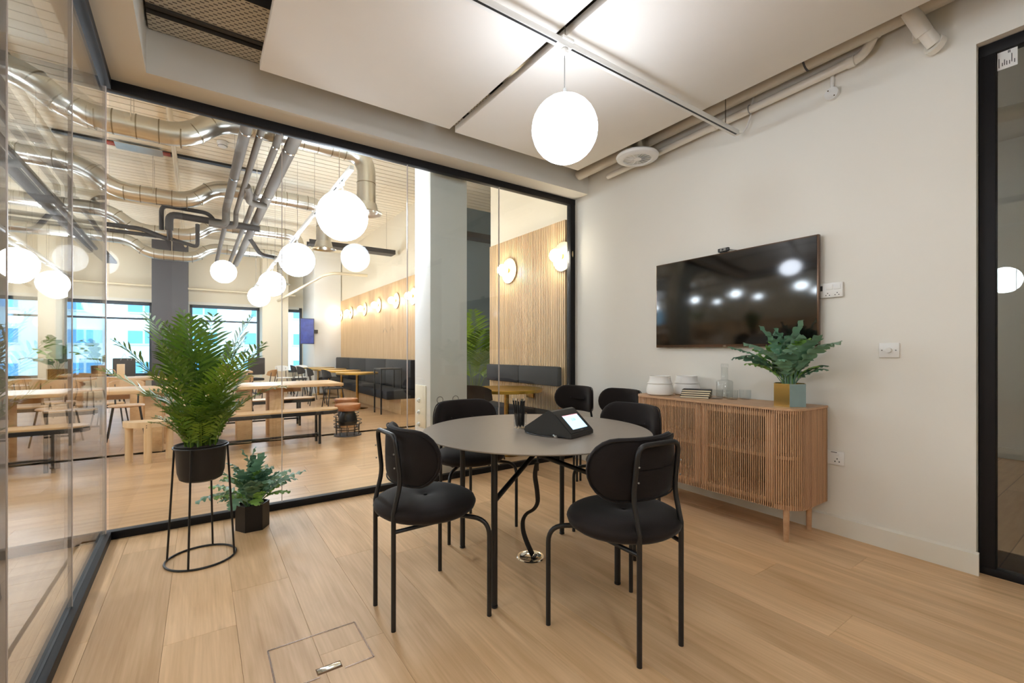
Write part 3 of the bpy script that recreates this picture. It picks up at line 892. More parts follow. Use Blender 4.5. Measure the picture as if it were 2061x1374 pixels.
TOPZ = .845
jar = thing('storage_jar', 'larger white ceramic jar at the front left of the sideboard top', 'jar', (3.135, 2.37, TOPZ), 0, 'white ceramic jars')
MB().lathe([(.0005, 0), (.085, 0), (.103, .012), (.109, .035), (.105, .065), (.098, .088), (.094, .096), (.0005, .098)], 40).build('bowl', 'ceramic', jar)
MB().lathe([(.094, .094), (.101, .097), (.102, .101), (.094, .104), (.087, .125), (.083, .150), (.085, .158), (.078, .160), (.072, .150), (.0005, .150)], 40).build('lid', 'ceramic', jar)
clone(jar, (3.345, 2.262, TOPZ), .5, 'white ceramic jar standing behind the front jar against the wall')
# notebooks
nb0 = None
nbl = ['bottom black notebook of the stack on the sideboard', 'second black notebook from the bottom of the stack', 'third black notebook from the bottom of the stack', 'topmost black notebook of the stack on the sideboard']
for i in range(4):
    if nb0 is None:
        nb0 = thing('notebook', nbl[0], 'notebook', (0, 0, 0), 0, 'stack of notebooks')
        MB().box((0, 0, .0015), (.145, .21, .003), 0, .001).build('cover', 'cover', nb0)
        MB().box((0, 0, .0145), (.145, .21, .003), 0, .001).build('cover', 'cover', nb0)
        MB().box((0, 0, .008), (.139, .204, .010)).build('pages', 'paper', nb0, smooth=False)
        MB().box((.066, 0, .008), (.013, .209, .0155), 0, .003).build('spine', 'cover', nb0)
        MB().box((-.05, 0, .008), (.004, .2105, .0165)).build('elastic', 'cover', nb0)
        o = nb0
    else:
        o = copy_tree(nb0); o['label'] = nbl[i]
    o.location = (3.20 + .003 * (i % 2), 2.085 - .004 * i, TOPZ + .0162 * i); o.rotation_euler = (0, 0, radians(24 + i * 1.5))
# carafe and tumblers
t = thing('carafe', 'clear glass water carafe with a straight neck on the sideboard', 'carafe', (3.37, 1.945, TOPZ))
MB().lathe([(.0005, 0), (.055, 0), (.06, .006), (.06, .125), (.054, .135), (.028, .138), (.025, .145), (.025, .235), (.023, .235), (.023, .143), (.05, .132), (.057, .122), (.057, .008), (.0005, .006)], 32).build('bottle', 'clear', t)
MB().lathe([(.0005, .2355), (.026, .2355), (.027, .24), (.027, .262), (.024, .266), (.0005, .266)], 20).build('stopper', 'clear', t)
gl0 = thing('drinking_glass', 'clear low tumbler nearest the notebooks on the sideboard', 'glass', (3.235, 1.925, TOPZ), 0, 'tumblers on the sideboard')
MB().lathe([(.0005, 0), (.036, 0), (.040, .004), (.042, .07), (.0395, .07), (.0375, .010), (.0005, .008)], 28).build('tumbler', 'clear', gl0)
clone(gl0, (3.30, 1.845, TOPZ), 0, 'clear low tumbler in front of the carafe')
clone(gl0, (3.40, 1.80, TOPZ), 0, 'clear low tumbler furthest to the right, by the wall')

# ================================================================ PLANTS
def frond_mesh(name, length, lean, bend, nl, leaf, width, seed, m, start=.42):
    """pinnate palm frond in the local x-z plane, growing up from the origin"""
    r = random.Random(seed)
    mb = MB()
    steps = 16
    pts, ang = [Vector((0, 0, 0))], lean
    tans = []
    for i in range(steps):
        a = lean + bend * (i / steps) ** 1.6
        d = Vector((sin(a), 0, cos(a)))
        tans.append(d)
        pts.append(pts[-1] + d * length / steps)
    tans.append(tans[-1])
    mb.tube(pts, [.0035 * (1 - .75 * i / steps) for i in range(steps + 1)], 5)
    for i in range(nl):
        t = start + (1 - start) * (i + .3) / nl
        f = t * steps; j = min(int(f), steps - 1); u = f - j
        p = pts[j].lerp(pts[j + 1], u); tg = tans[j]
        nrm = Vector((0, 1, 0)).cross(tg)
        env = (sin(pi * min(1, (t - start) / (1 - start) * .82 + .16))) ** .7
        for sd in (-1, 1):
            ll = leaf * env * r.uniform(.85, 1.1)
            fw = .55 + .5 * t + r.uniform(-.12, .12)
            d = (Vector((0, sd, 0)) + tg * fw - nrm * r.uniform(.0, .25)).normalized()
            dr = Vector((0, 0, -1)) * ll * r.uniform(.10, .32)
            wv = d.cross(nrm).normalized() * width * (.6 + .4 * env)
            q1 = p + d * ll * .33 + dr * .10 + nrm * .004
            q2 = p + d * ll * .68 + dr * .45
            q3 = p + d * ll + dr
            vs = [p, q1 + wv, q1 - wv, q2 + wv * .85, q2 - wv * .85, q3]
            mb.add(vs, [(0, 2, 1), (1, 2, 4, 3), (3, 4, 5)])
    return mb.mesh(name, m, smooth=True, ang=1.2)

def fern_mesh(name, length, width, lobes, lean, bend, seed, m):
    """broad lobed fern leaf on a thin stalk in the local x-z plane"""
    r = random.Random(seed)
    mb = MB()
    steps = 40
    pts, nr, tg = [Vector((0, 0, 0))], [], []
    for i in range(steps):
        t = i / steps
        a = lean + bend * t ** 1.5 + .10 * sin(t * 9 + seed)
        d = Vector((sin(a), .05 * sin(t * 5 + seed), cos(a)))
        tg.append(d); nr.append(Vector((-d.z, 0, d.x)))
        pts.append(pts[-1] + d * length / steps)
    tg.append(tg[-1]); nr.append(nr[-1])
    s0 = 10
    mb.tube(pts[:s0 + 2], [.0028] * (s0 + 2), 5)
    prev = None
    for i in range(s0, steps + 1):
        t = (i - s0) / (steps - s0)
        env = (sin(pi * (t * .86 + .10))) ** .8
        lob = .22 + .78 * abs(sin(pi * lobes * t)) ** .9
        if t > .86: lob = max(lob, .75)
        wob = 1 + .12 * sin(seed * 3 + i)
        hw = width * env * lob * wob
        fwd = tg[i] * hw * .45
        side = Vector((0, 1, 0))
        cup = nr[i] * (-hw * .30 * (1 if seed % 2 else .5))
        l = pts[i] + side * hw + fwd + cup + nr[i] * .010 * sin(i * 1.3 + seed)
        q = pts[i] - side * hw + fwd + cup + nr[i] * .010 * sin(i * 1.1 + 2 * seed)
        if prev:
            pl, pc, pq = prev
            mb.add([pl, pc, pq, l, pts[i], q], [(0, 1, 4, 3), (1, 2, 5, 4)])
        prev = (l, pts[i], q)
    return mb.mesh(name, m, smooth=True, ang=1.4)

def scatter(parent, meshes, part, n, z, rad, rnd, tilt=(-.1, .3), scale=(.8, 1.1), zoff=0.0, squash=None):
    for i in range(n):
        me = meshes[i % len(meshes)]
        an = 2 * pi * (i * .381966) + rnd.uniform(-.25, .25)
        rr = rad * sqrt(rnd.random())
        o = put(part, me, parent, (rr * cos(an), rr * sin(an), z + zoff))
        sx = rnd.uniform(*scale)
        o.rotation_euler = (0, rnd.uniform(*tilt), an)
        o.scale = (sx, sx, sx)
    return parent

# ---- tall palm in a black pot on a wire stand
ST = (0.0, 3.19)
st = thing('plant_stand', 'tall black wire plant stand on a ring base by the glass corner', 'plant stand', (ST[0], ST[1], 0))
MB().torus((0, 0, .006), .172, .006, 48, 8).build('base_ring', 'black', st)
MB().torus((0, 0, .655), .134, .005, 48, 8).build('top_ring', 'black', st)
for k in range(4):
    a = radians(-20 + 90 * k)
    MB().tube([(.172 * cos(a), .172 * sin(a), .006), (.136 * cos(a), .136 * sin(a), .655)], .0055, 8).build('upright', 'black', st)
pm = thing('potted_palm', 'tall bushy parlour palm in a matt black pot on the wire stand', 'plant', (ST[0], ST[1], .46))
MB().lathe([(.0005, 0), (.085, 0), (.105, .012), (.116, .05), (.127, .200), (.130, .208), (.124, .208), (.119, .196), (.0005, .192)], 40).build('pot', 'pot', pm)
MB().lathe([(.0005, .185), (.119, .185), (.119, .196), (.06, .203), (.0005, .199)], 28).build('soil', 'soil', pm)
rp = random.Random(21)
fr = [frond_mesh('frond', .62, .05, .75, 13, .17, .0085, 1, 'palm'), frond_mesh('frond', .72, .08, .55, 14, .17, .0085, 2, 'palm_dark'), frond_mesh('frond', .52, .10, 1.1, 12, .16, .008, 3, 'palm'),
      frond_mesh('frond', .78, .02, .42, 15, .18, .0085, 4, 'palm_dark'), frond_mesh('frond', .42, .18, 1.3, 11, .13, .0075, 5, 'palm_dark'), frond_mesh('frond', .35, .1, .9, 11, .10, .006, 6, 'palm')]
scatter(pm, fr, 'frond', 30, .195, .07, rp, (-.10, .10), (.84, 1.06))
fl2 = [frond_mesh('frond', .30, .15, 1.2, 13, .10, .007, 8, 'palm_dark', .1), frond_mesh('frond', .24, .25, 1.0, 12, .09, .006, 9, 'palm', .1)]
scatter(pm, fl2, 'frond', 26, .195, .085, rp, (-.2, .25), (.8, 1.25))
for i, (an, ti, s) in enumerate(((radians(178), .42, 1.02), (radians(-18), .40, 1.08), (radians(30), .25, 1.0), (radians(150), .15, 1.05), (radians(200), .25, 1.0), (radians(-50), .2, 1.0))):
    o = put('frond', fr[(0, 2, 1, 3, 1, 0)[i]], pm, (.04 * cos(an), .04 * sin(an), .195)); o.rotation_euler = (0, ti, an); o.scale = (s, s, s)
for i in range(16):
    an = rp.uniform(0, 6.28); rr = .075 * sqrt(rp.random()); h = rp.uniform(.2, .42)
    MB().tube([(rr * cos(an), rr * sin(an), .19), (rr * 1.4 * cos(an), rr * 1.4 * sin(an), .19 + h)], [.006, .003], 6).build('cane', 'cane', pm)

def hex_pot(t, R, h, m, rot=0.0, m2=None, faces2=()):
    pts = [(R * cos(rot + pi / 3 * k), R * sin(rot + pi / 3 * k)) for k in range(6)]
    inn = [(x * .93, y * .93) for x, y in pts]
    mb = MB()
    vs = [(x, y, 0) for x, y in pts] + [(x, y, h) for x, y in pts] + [(x, y, h) for x, y in inn] + [(x, y, h * .85) for x, y in inn]
    fs = [tuple(reversed(range(6)))]
    for k in range(6):
        j = (k + 1) % 6
        fs += [(k, j, 6 + j, 6 + k), (6 + k, 6 + j, 12 + j, 12 + k), (12 + k, 12 + j, 18 + j, 18 + k)]
    fs.append(tuple(range(18, 24)))
    mb.add(vs, fs).build('pot', m, t, smooth=False)
    for k in faces2:
        j = (k + 1) % 6
        nx, ny = (pts[k][0] + pts[j][0]), (pts[k][1] + pts[j][1]); l = sqrt(nx * nx + ny * ny); nx, ny = nx / l * .0012, ny / l * .0012
        a, b = pts[k], pts[j]
        MB().add([(a[0], a[1], .001), (b[0], b[1], .001), (b[0], b[1], h - .001), (a[0], a[1], h - .001), (a[0] + nx, a[1] + ny, .001), (b[0] + nx, b[1] + ny, .001), (b[0] + nx, b[1] + ny, h - .001), (a[0] + nx, a[1] + ny, h - .001)],
                 [(4, 5, 6, 7), (3, 2, 1, 0), (0, 1, 5, 4), (1, 2, 6, 5), (2, 3, 7, 6), (3, 0, 4, 7)]).build('reflection_face', m2, t, smooth=False)
    MB().prism([(x * .9, y * .9) for x, y in pts], h * .84, h * .9).build('soil', 'soil', t, smooth=False)

fm = [fern_mesh('fern_leaf', .42, .080, 6, .15, 1.35, 1, 'fern'), fern_mesh('fern_leaf', .46, .075, 7, .25, 1.0, 2, 'fern_d'), fern_mesh('fern_leaf', .36, .070, 5, .35, 1.4, 3, 'fern_b'),
      fern_mesh('fern_leaf', .34, .085, 5, .05, .9, 4, 'fern'), fern_mesh('fern_leaf', .44, .070, 7, .45, 1.5, 5, 'fern_d'), fern_mesh('fern_leaf', .30, .070, 4, .1, .6, 6, 'fern_b')]
t = thing('potted_fern', 'bushy blue-green fern in a dark hexagonal pot on the floor', 'plant', (.29, 3.545, 0))
hex_pot(t, .102, .172, 'hexpot', radians(0))
rp = random.Random(4)
scatter(t, fm, 'fern_leaf', 34, .155, .05, rp, (-.8, -.1), (.66, .9))
scatter(t, fm, 'fern_leaf', 40, .155, .05, rp, (-.1, .5), (.55, .85))
for o in list(t.children):
    if o.name.startswith('fern_leaf'):
        f = sin(o.rotation_euler[2])
        if f > .15: o.scale = [v * (1 - .55 * f) for v in o.scale]
t = thing('potted_fern', 'spreading blue-green fern in a brass hexagonal pot on the sideboard', 'plant', (3.215, 1.405, TOPZ))
hex_pot(t, .103, .15, 'brass', radians(24), 'reflection_tint', (3,))  # one face carries its blue reflection as colour
rp = random.Random(9)
for i in range(64):
    an = 2 * pi * (i * .381966)
    # longer leaves along the wall than towards it
    s = .66 + .34 * abs(sin(an))
    if cos(an) > .3: s *= .6
    o = put('fern_leaf', fm[i % 6], t, (.03 * cos(an), .03 * sin(an), .132))
    o.rotation_euler = (0, rp.uniform(-.6, .3), an + rp.uniform(-.2, .2)); o.scale = (s, s, s)

# ---- floor access hatch
t = thing('floor_hatch', 'square oak floor hatch with a steel lift handle set in the floor', 'floor hatch', (.39, 1.905, 0))
hw, hd = .170, .138
def hatch_line(a, b, w_=.006):
    d = Vector(b) - Vector(a); return MB().box(((a[0] + b[0]) / 2, (a[1] + b[1]) / 2, .0006), (d.length, w_, .0016), atan2(d.y, d.x)).build('edge_trim', 'bezel', t, smooth=False)
for a, b in (((-hw, hd), (hw, hd)), ((-hw, -hd), (-hw, hd)), ((hw, -hd), (hw, hd)), ((-hw, -hd), (-.03, -hd)), ((.06, -hd), (hw, -hd))): hatch_line(a, b)
MB().span((-.035, -.125, -.004), (.055, -.085, .0012), .001).build('handle_recess', 'gap', t)
MB().span((-.032, -.118, .0), (.052, -.092, .003), .001).build('handle', 'chrome', t)

# ================================================================ THE OPEN OFFICE BEYOND THE GLASS
OX0, OX1, OY0, OY1, DZ = -9.5, 3.5, -4.5, 16.0, 4.2
fo = MB()
fo.span((OX0, 6.83, -.06), (6.6, OY1, 0)).span((OX0, OY0, -.06), (-4.2, 6.83, 0)).span((-4.2, OY0, -.06), (-.64, .8, 0)).span((3.4, 3.95, -.06), (6.6, 6.83, 0))
fo = tag(fo.build('floor_office', 'oak_far', smooth=False), 'pale oak floor of the open office', None, None, 'structure')
MB().span((-4.2, .8, -.06), (-.62, 3.95, -.013)).span((-4.2, 3.95, -.06), (3.4, 6.83, -.013)).build('sub_floor', 'gap', fo, smooth=False)
rp = random.Random(31)
y = .8; lm = {}
while y < 6.80:
    x0, x1 = -4.2, (-.62 if y + PW < 3.90 else 3.4)
    xs = [x0]
    xx = x0 + rp.uniform(.6, 2.0)
    while xx < x1 - .4:
        xs.append(xx); xx += rp.choice((1.8, 2.0, 2.2))
    xs.append(x1)
    for a, b in zip(xs, xs[1:]):
        ln = round(b - a, 2)
        if ln not in lm: lm[ln] = plank_mesh(PW, ln, 0, 'oak_x')
        put('plank', lm[ln], fo, ((a + b) / 2, y + PW / 2, 0))
    y += PW
co = tag(MB().span((OX0, OY0, DZ + .03), (6.6, OY1, DZ + .12)).build('ceiling_office', 'deckgap', smooth=False), 'cream painted board ceiling of the open office', None, None, 'structure')
bm_ = MB().box((0, 0, 0), (OX1 - OX0 + 3, .1375, .022), 0, 0).mesh('ceiling_board', 'deck', smooth=False)
y = OY0 + .08
while y < OY1:
    put('ceiling_board', bm_, co, ((OX0 + OX1 + 3) / 2, y, DZ + .011)); y += .155

# ---- outer walls and windows
we = structure('wall_office_end', 'cream end wall of the office with tall windows')
MB().span((OX0, OY1, 2.64), (6.6, OY1 + .25, DZ + .1)).build('wall_band', 'cream', we)
MB().span((OX0, OY1, 0), (6.6, OY1 + .25, .55)).build('wall_band', 'cream', we)
MB().span((OX0, OY1 - .12, 2.58), (2.6, OY1, 2.66)).build('ledge', 'trim', we)
wins = [(-9.3, -7.5), (-7.1, -5.3), (-4.95, -3.25), (-2.75, -1.12), (-.28, 1.5), (2.2, 2.72)]
edges = [OX0] + [v for w in wins for v in w] + [6.6]
for a, b in zip(edges[::2], edges[1::2]):
    MB().span((a, OY1, .55), (b, OY1 + .25, 2.64)).build('wall_pier', 'cream', we)
for i, (a, b) in enumerate(wins):
    wn = structure('window_%d' % (i + 1), 'dark framed office window')
    f = MB()
    for p, q in (((a, OY1 + .05, .55), (a + .07, OY1 + .13, 2.64)), ((b - .07, OY1 + .05, .55), (b, OY1 + .13, 2.64)), ((a, OY1 + .05, .55), (b, OY1 + .13, .62)), ((a, OY1 + .05, 2.5), (b, OY1 + .13, 2.64))):
        f.span(p, q)
    if b - a > 1: f.span((a + .07, OY1 + .06, 2.10), (b - .07, OY1 + .12, 2.15))
    f.build('window_frame', 'winframe', wn)
    MB().span((a + .07, OY1 + .085, .62), (b - .07, OY1 + .095, 2.5)).build('pane', 'window', wn, smooth=False)
for nm, a, b, m in (('wall_office_left', (OX0 - .1, OY0, 0), (OX0, OY1, DZ + .1), 'cream'), ('wall_office_rear', (OX0, OY0 - .1, 0), (6.6, OY0, DZ + .1), 'cream'),
                    ('wall_side_partition', (3.60, OY0, 0), (3.74, -1.93, DZ + .1), 'cream'), ('wall_over_room', (-.62, 3.9, CEIL + .1), (3.75, 3.98, DZ + .1), 'cream'), ('wall_over_glass', (-.62, -1.9, CEIL + .1), (-.55, 3.9, DZ + .1), 'cream'),
                    ('wall_recess_back', (3.53, 8.2, 0), (6.6, 8.3, DZ + .1), 'bluegrey'), ('wall_recess_side', (6.5, 3.98, 0), (6.6, 8.2, DZ + .1), 'cream'), ('wall_recess_near', (3.53, 5.52, 0), (6.5, 5.645, DZ + .1), 'cream')):
    tag(MB().span(a, b).build(nm, m), None, None, None, 'structure')

# ---- slatted wall
ws = structure('wall_office_right', 'cream wall with vertical oak slats along the banquette')
for a, b in ((3.96, 5.645), (8.2, 16.0)):
    MB().span((3.522, a, 0), (3.64, b, DZ + .1)).build('wall_panel', 'cream', ws)
    MB().span((3.517, a, 0), (3.5225, b, 2.75)).build('backing', 'slatgap', ws)
sl_ = MB().box((0, 0, 1.375), (.022, .0235, 2.75)).mesh('slat', 'slatwall', smooth=False)
y = 3.975
while y < 5.64:
    put('slat', sl_, ws, (3.506, y, 0)); y += .0335
mb = MB(); y = 8.215
while y < 15.3:
    mb.box((3.506, y, 1.375), (.022, .0235, 2.75)); y += .0335
mb.build('slat_field', 'slatwall', ws, smooth=False, kind='stuff')

# ---- white column just behind the glass
co_ = thing('column', 'square white column just behind the glass with a bolted base plate', 'column', (2.013, 4.19, 0))
MB().span((-.201, -.19, 0), (.201, .19, DZ), .006).build('shaft', 'white', co_)
MB().box((-.206, 0.03, .66), (.012, .26, .42), 0, .003).build('plate', 'cream', co_)
for z in (.72, .60, .48):
    MB().tube([(-.212, .05, z), (-.226, .05, z)], .022, 6).build('bolt', 'white', co_)
    MB().tube([(-.226, .05, z), (-.238, .05, z)], .012, 10).build('bolt_end', 'white', co_)
for x in (-.1, .07):
    MB().torus((0, 0, 0), .032, .004, 20, 6).build('ring_mark', 'grey', co_, (x, -.1905, .735)).rotation_euler = (pi / 2, 0, 0)
for nm, a, b, m, lb in (('column', (-1.08, 15.2, 0), (-.30, 16, DZ), 'darkgrey', 'broad dark grey column between the office windows'), ('column', (1.5, 15.25, 0), (2.2, 16, DZ), 'cream', 'cream column left of the wall screen by the windows'), ('column', (2.74, 14.2, 0), (3.5, 16, DZ), 'white', 'pale column at the far end of the slatted wall'), ('column', (-3.22, 15.3, 0), (-2.76, 16, DZ), 'cream', 'narrow cream column between the left windows')):
    t = thing(nm, lb, 'column', ((a[0] + b[0]) / 2, (a[1] + b[1]) / 2, 0))
    hx_, hy_ = (b[0] - a[0]) / 2, (b[1] - a[1]) / 2
    MB().span((-hx_, -hy_, 0), (hx_, hy_, b[2]), .004).build('shaft', m, t)
    MB().span((-hx_ - .01, -hy_ - .01, 0), (hx_ + .01, hy_ - .002, .1)).build('skirting', m, t)

# ---- ducts
def make_duct(y, label):
    t = thing('spiral_duct', label, 'duct', (0, y, 0), 0, 'spiral ducts')
    zl, zh, r = 3.60, 3.90, .123
    path = [(-3.6, 0, zh - .75), (-3.6, 0, zh), (-1.42, 0, zh), (-1.06, 0, zl), (-.14, 0, zl), (.19, 0, zh), (1.86, 0, zh), (1.86, 0, 3.22)]
    MB().tube(fillet(path, .27, 9), r, 24).build('duct_body', 'galv', t)
    for x0 in (-3.1, -2.75, -2.4, -2.05, -1.7, -1.5):
        MB().cyl((x0, 0, zh), (x0 + .012, 0, zh), r + .004, n=24).build('seam', 'seam', t)
    for i in range(5):
        x0 = -.95 + i * .19; MB().cyl((x0, 0, zl), (x0 + .012, 0, zl), r + .004, n=24).build('seam', 'seam', t)
    for i in range(8):
        x0 = .38 + i * .17; MB().cyl((x0, 0, zh), (x0 + .012, 0, zh), r + .004, n=24).build('seam', 'seam', t)
    for f in (.25, .75):
        for (xa, za, xb, zb) in ((-1.42, zh, -1.06, zl), (-.14, zl, .19, zh)):
            p = Vector((xa + (xb - xa) * f, 0, za + (zb - za) * f)); d = Vector((xb - xa, 0, zb - za)).normalized() * .006
            MB().cyl(p - d, p + d, r + .004, n=24).build('seam', 'seam', t)
    for x0 in (-3.6, 1.86):
        MB().lathe([(.125, .14), (.128, .06), (.15, .02), (.205, .0), (.215, .004), (.21, .014), (.16, .035), (.135, .14)], 28, (x0, 0, 3.10)).build('bell_mouth', 'galv', t)
        MB().cyl((x0, 0, 3.5), (x0, 0, 3.512), r + .004, n=24).build('seam', 'seam', t)
    for x0 in (-2.6, -.6, 1.2):
        zt = zl if x0 == -.6 else zh
        MB().cyl((x0, -.13, zt), (x0, -.13, DZ), .004, n=6).build('hanger_rod', 'chrome', t)
        MB().cyl((x0, .13, zt), (x0, .13, DZ), .004, n=6).build('hanger_rod', 'chrome', t)
    return t
dl = ['shiny spiral air duct nearest the glass partition', 'second shiny spiral air duct counted from the glass', 'third shiny spiral air duct counted from the glass', 'shiny spiral air duct furthest away near the windows']
for y, lb in zip((6.2, 8.8, 11.4, 14.0), dl): make_duct(y, lb)

def pipe(name, label, pts, r, m, rad=.08, clips=(), n=12):
    t = thing(name, label, 'pipe', tuple(pts[0]))
    o = Vector(pts[0])
    MB().tube(fillet([Vector(p) - o for p in pts], rad, 5), r, n).build('pipe', m, t)
    for p in clips:
        q = Vector(p) - o
        MB().cyl(q + Vector((0, -.012, 0)), q + Vector((0, .012, 0)), r + .006, n=12).build('clip', 'chrome', t)
        MB().cyl(q + Vector((0, 0, r)), q + Vector((0, 0, DZ - p[2])), .004, n=6).build('hanger_rod', 'chrome', t)
    return t
PZ = 3.5
pipe('lagged_pipe', 'thick grey insulated pipe, leftmost of the four running towards the windows', [(.40, 4.05, PZ), (.33, 8.6, PZ), (.33, 8.6, PZ - .25), (.1, 8.6, PZ - .25)], .055, 'lagging', .1, [(.385, 5.4, PZ), (.36, 6.9, PZ)])
pipe('lagged_pipe', 'thin grey insulated pipe beside the leftmost thick one', [(.53, 4.05, PZ), (.47, 8.7, PZ), (.47, 8.7, PZ - .25), (.2, 8.7, PZ - .25)], .036, 'lagging', .1, [(.51, 5.4, PZ)])
pipe('lagged_pipe', 'thin grey insulated pipe beside the rightmost thick one', [(.70, 4.05, PZ), (.60, 13.5, PZ)], .038, 'lagging', .1, [(.685, 5.6, PZ), (.66, 7.4, PZ), (.64, 9.5, PZ)])
pipe('lagged_pipe', 'thickest grey insulated pipe, rightmost of the four', [(.845, 4.05, PZ), (.74, 13.8, PZ)], .068, 'lagging', .1, [(.83, 5.6, PZ), (.81, 7.4, PZ), (.79, 9.5, PZ)])
pipe('lagged_pipe', 'thin grey insulated pipe far off, left of the windows pair', [(.36, 9.3, PZ), (.32, 13.6, PZ)], .04, 'lagging')
pipe('lagged_pipe', 'grey cross pipe bridging the two insulated pipe pairs', [(.52, 7.2, PZ), (.58, 7.45, PZ - .05), (.56, 7.6, PZ - .1), (.80, 7.7, PZ - .1)], .045, 'lagging', .08)
pipe('dark_pipe', 'thick dark insulated pipe crossing below the second duct', [(.84, 9.0, 3.36), (-.42, 9.0, 3.40), (-.42, 9.0, 3.15)], .055, 'darkpipe', .1)
pipe('dark_pipe', 'thin dark insulated pipe looping beside the thick dark pipe', [(.2, 9.12, 3.40), (.1, 9.05, 3.52), (-.52, 9.05, 3.54), (-.52, 9.05, 3.15)], .032, 'darkpipe', .1)
pipe('dark_pipe', 'dark pipe run leaving the valve group towards the left', [(-.42, 9.02, 3.17), (-.42, 9.3, 3.05), (-.8, 9.4, 3.2), (-3.4, 9.4, 3.24)], .036, 'darkpipe', .08)
pipe('dark_pipe', 'lower dark pipe run leaving the valve group towards the left', [(-.05, 9.02, 3.30), (-.05, 9.3, 2.98), (-.5, 9.45, 3.12), (-3.4, 9.45, 3.15)], .03, 'darkpipe', .08)
pipe('dark_pipe', 'dark blue-grey pipe dropping right of the thick insulated pipe', [(.80, 10.3, 3.45), (1.0, 10.5, 3.2), (1.9, 10.6, 3.12)], .04, 'darkpipe', .1)
pipe('cream_pipe', 'slim cream pipe running above the ducts towards the windows', [(-.30, 4.05, 4.10), (-.36, 15.8, 4.10)], .03, 'creampipe')
pipe('cream_pipe', 'slim cream pipe left of the other, seen through the corner glass', [(-1.6, 1.0, 4.08), (-1.7, 15.8, 4.08)], .035, 'creampipe')
pipe('cream_pipe', 'long cream pipe crossing in front of the window heads', [(-8.5, 15.3, 3.0), (2.4, 15.3, 2.95)], .03, 'creampipe')
pipe('cream_pipe', 'cream pipe with collar along the banquette side near the far column', [(1.9, 15.1, 2.75), (2.35, 11.2, 3.0), (2.55, 11.0, 3.05), (3.3, 10.9, 3.05)], .035, 'creampipe', .1)
pipe('cream_pipe', 'cream valve pipe along the ceiling left of the near duct', [(-2.6, 9.6, 3.75), (-.3, 9.8, 3.72)], .05, 'creampipe')

for x, y0_, lb in ((2.55, 9.4, 'dark cable tray under the ceiling over the banquette'), (4.2, 7.2, 'dark cable tray high in the recess behind the column'), (-1.75, 5.0, 'dark ceiling tray seen through the left glass')):
    t = thing('cable_tray', lb, 'cable tray', (x, y0_, 3.28))
    if x < 0:
        MB().span((-.12, -4, 0), (.12, 9, .06)).build('tray_base', 'traydark', t)
    else:
        MB().span((-.85, -.12, 0), (.85, .12, .012)).build('tray_base', 'darkpipe', t)
        MB().span((-.85, -.13, 0), (.85, -.12, .09)).build('tray_side', 'darkpipe', t)
        MB().span((-.85, .12, 0), (.85, .13, .09)).build('tray_side', 'darkpipe', t)
    for q in (-.7, .7):
        MB().cyl((q if x > 0 else 0, 0 if x > 0 else q * 3, .06), (q if x > 0 else 0, 0 if x > 0 else q * 3, DZ - 3.28), .005, n=6).build('hanger_rod', 'chrome', t)
t = thing('linear_grille', 'long black linear ceiling grille with red bands between the ducts', 'air vent', (-.35, 8.5, 4.165))
MB().span((-1.3, -.05, 0), (1.25, .05, .03)).build('grille', 'plastic_b', t)
for x in (-.75, -.12): MB().span((x, -.052, -.002), (x + .09, .052, .02)).build('band', 'red', t)
MB().span((-.66, -.16, -.012), (-.12, .12, -.004)).build('cover_plate', 'galv', t)
for p, lb in (((1.45, 6.6, 4.17), 'round white smoke detector on the board ceiling right of the pipes'), ((.25, 7.6, 4.17), 'flat round cream detector on the board ceiling between the ducts')):
    t = thing('smoke_detector', lb, 'detector', p)
    MB().lathe([(.0005, -.05), (.05, -.05), (.06, -.03), (.062, 0), (.07, 0), (.07, .02), (.0005, .02)], 20).build('head', 'plastic_w', t)
    MB().torus((0, 0, -.038), .057, .004, 20, 5).build('vent_ring', 'black', t)

# ---- tracks and globes in the office
def office_track(x, y0_, y1_, z, label):
    t = thing('lighting_track', label, 'track', (x, y0_, z))
    L_ = y1_ - y0_
    MB().span((-.022, 0, 0), (.022, L_, .045), .002).build('rail', 'white', t)
    MB().span((-.018, 0.05, -.0015), (-.002, L_ - .05, .001)).build('slot', 'black', t)
    yy = .5 if x > 0 else .9
    while yy < L_:
        MB().cyl((0, yy, .045), (0, yy, DZ - z), .004, n=6).build('hanger_rod', 'chrome', t)
        MB().box((0, yy, .005), (.05, .06, .05), 0, .003).build('clamp', 'white', t); yy += 1.3
    return t
office_track(1.243, 4.62, 15.2, 3.03, 'white lighting track with globes nearest the slatted wall')
office_track(-2.65, 0.6, 15.2, 3.03, 'white lighting track with globes seen through the left glass')
gl = [((1.243, 4.98, 2.655), 'largest glowing globe of the office row, nearest the glass'), ((1.243, 7.75, 2.655), 'second glowing globe of the right office row'), ((1.243, 10.75, 2.655), 'third glowing globe of the right office row'), ((1.243, 13.4, 2.655), 'furthest glowing globe of the right office row'),
      ((-2.65, 2.2, 2.655), 'unseen first globe added for light in the left row'), ((-2.65, 5.2, 2.655), 'unseen second globe added for light in the left row'), ((-2.65, 8.2, 2.655), 'unseen third globe added for light beside the long table'), ((-2.65, 11.3, 2.655), 'large glowing globe at the left picture edge'), ((-2.65, 14.0, 2.655), 'glowing globe right of the picture-edge globe'),  # nearer globes of this left row are out of view, added for light
      ((-6.3, 1.8, 2.655), 'globe pendant deep in the left side of the office'), ((-6.3, 5.4, 2.655), 'second globe pendant deep in the left side of the office'), ((-6.3, 9.0, 2.655), 'third globe pendant deep in the left side of the office'), ((-6.3, 13.0, 2.655), 'fourth globe pendant by the left windows')]
for p, lb in gl:
    R_ = .26
    top = 3.03 if p[0] in (1.243, -2.65) else DZ
    make_globe('globe_pendant', lb, R_, top - p[2] - R_ - .004, p, 'office globe pendants')

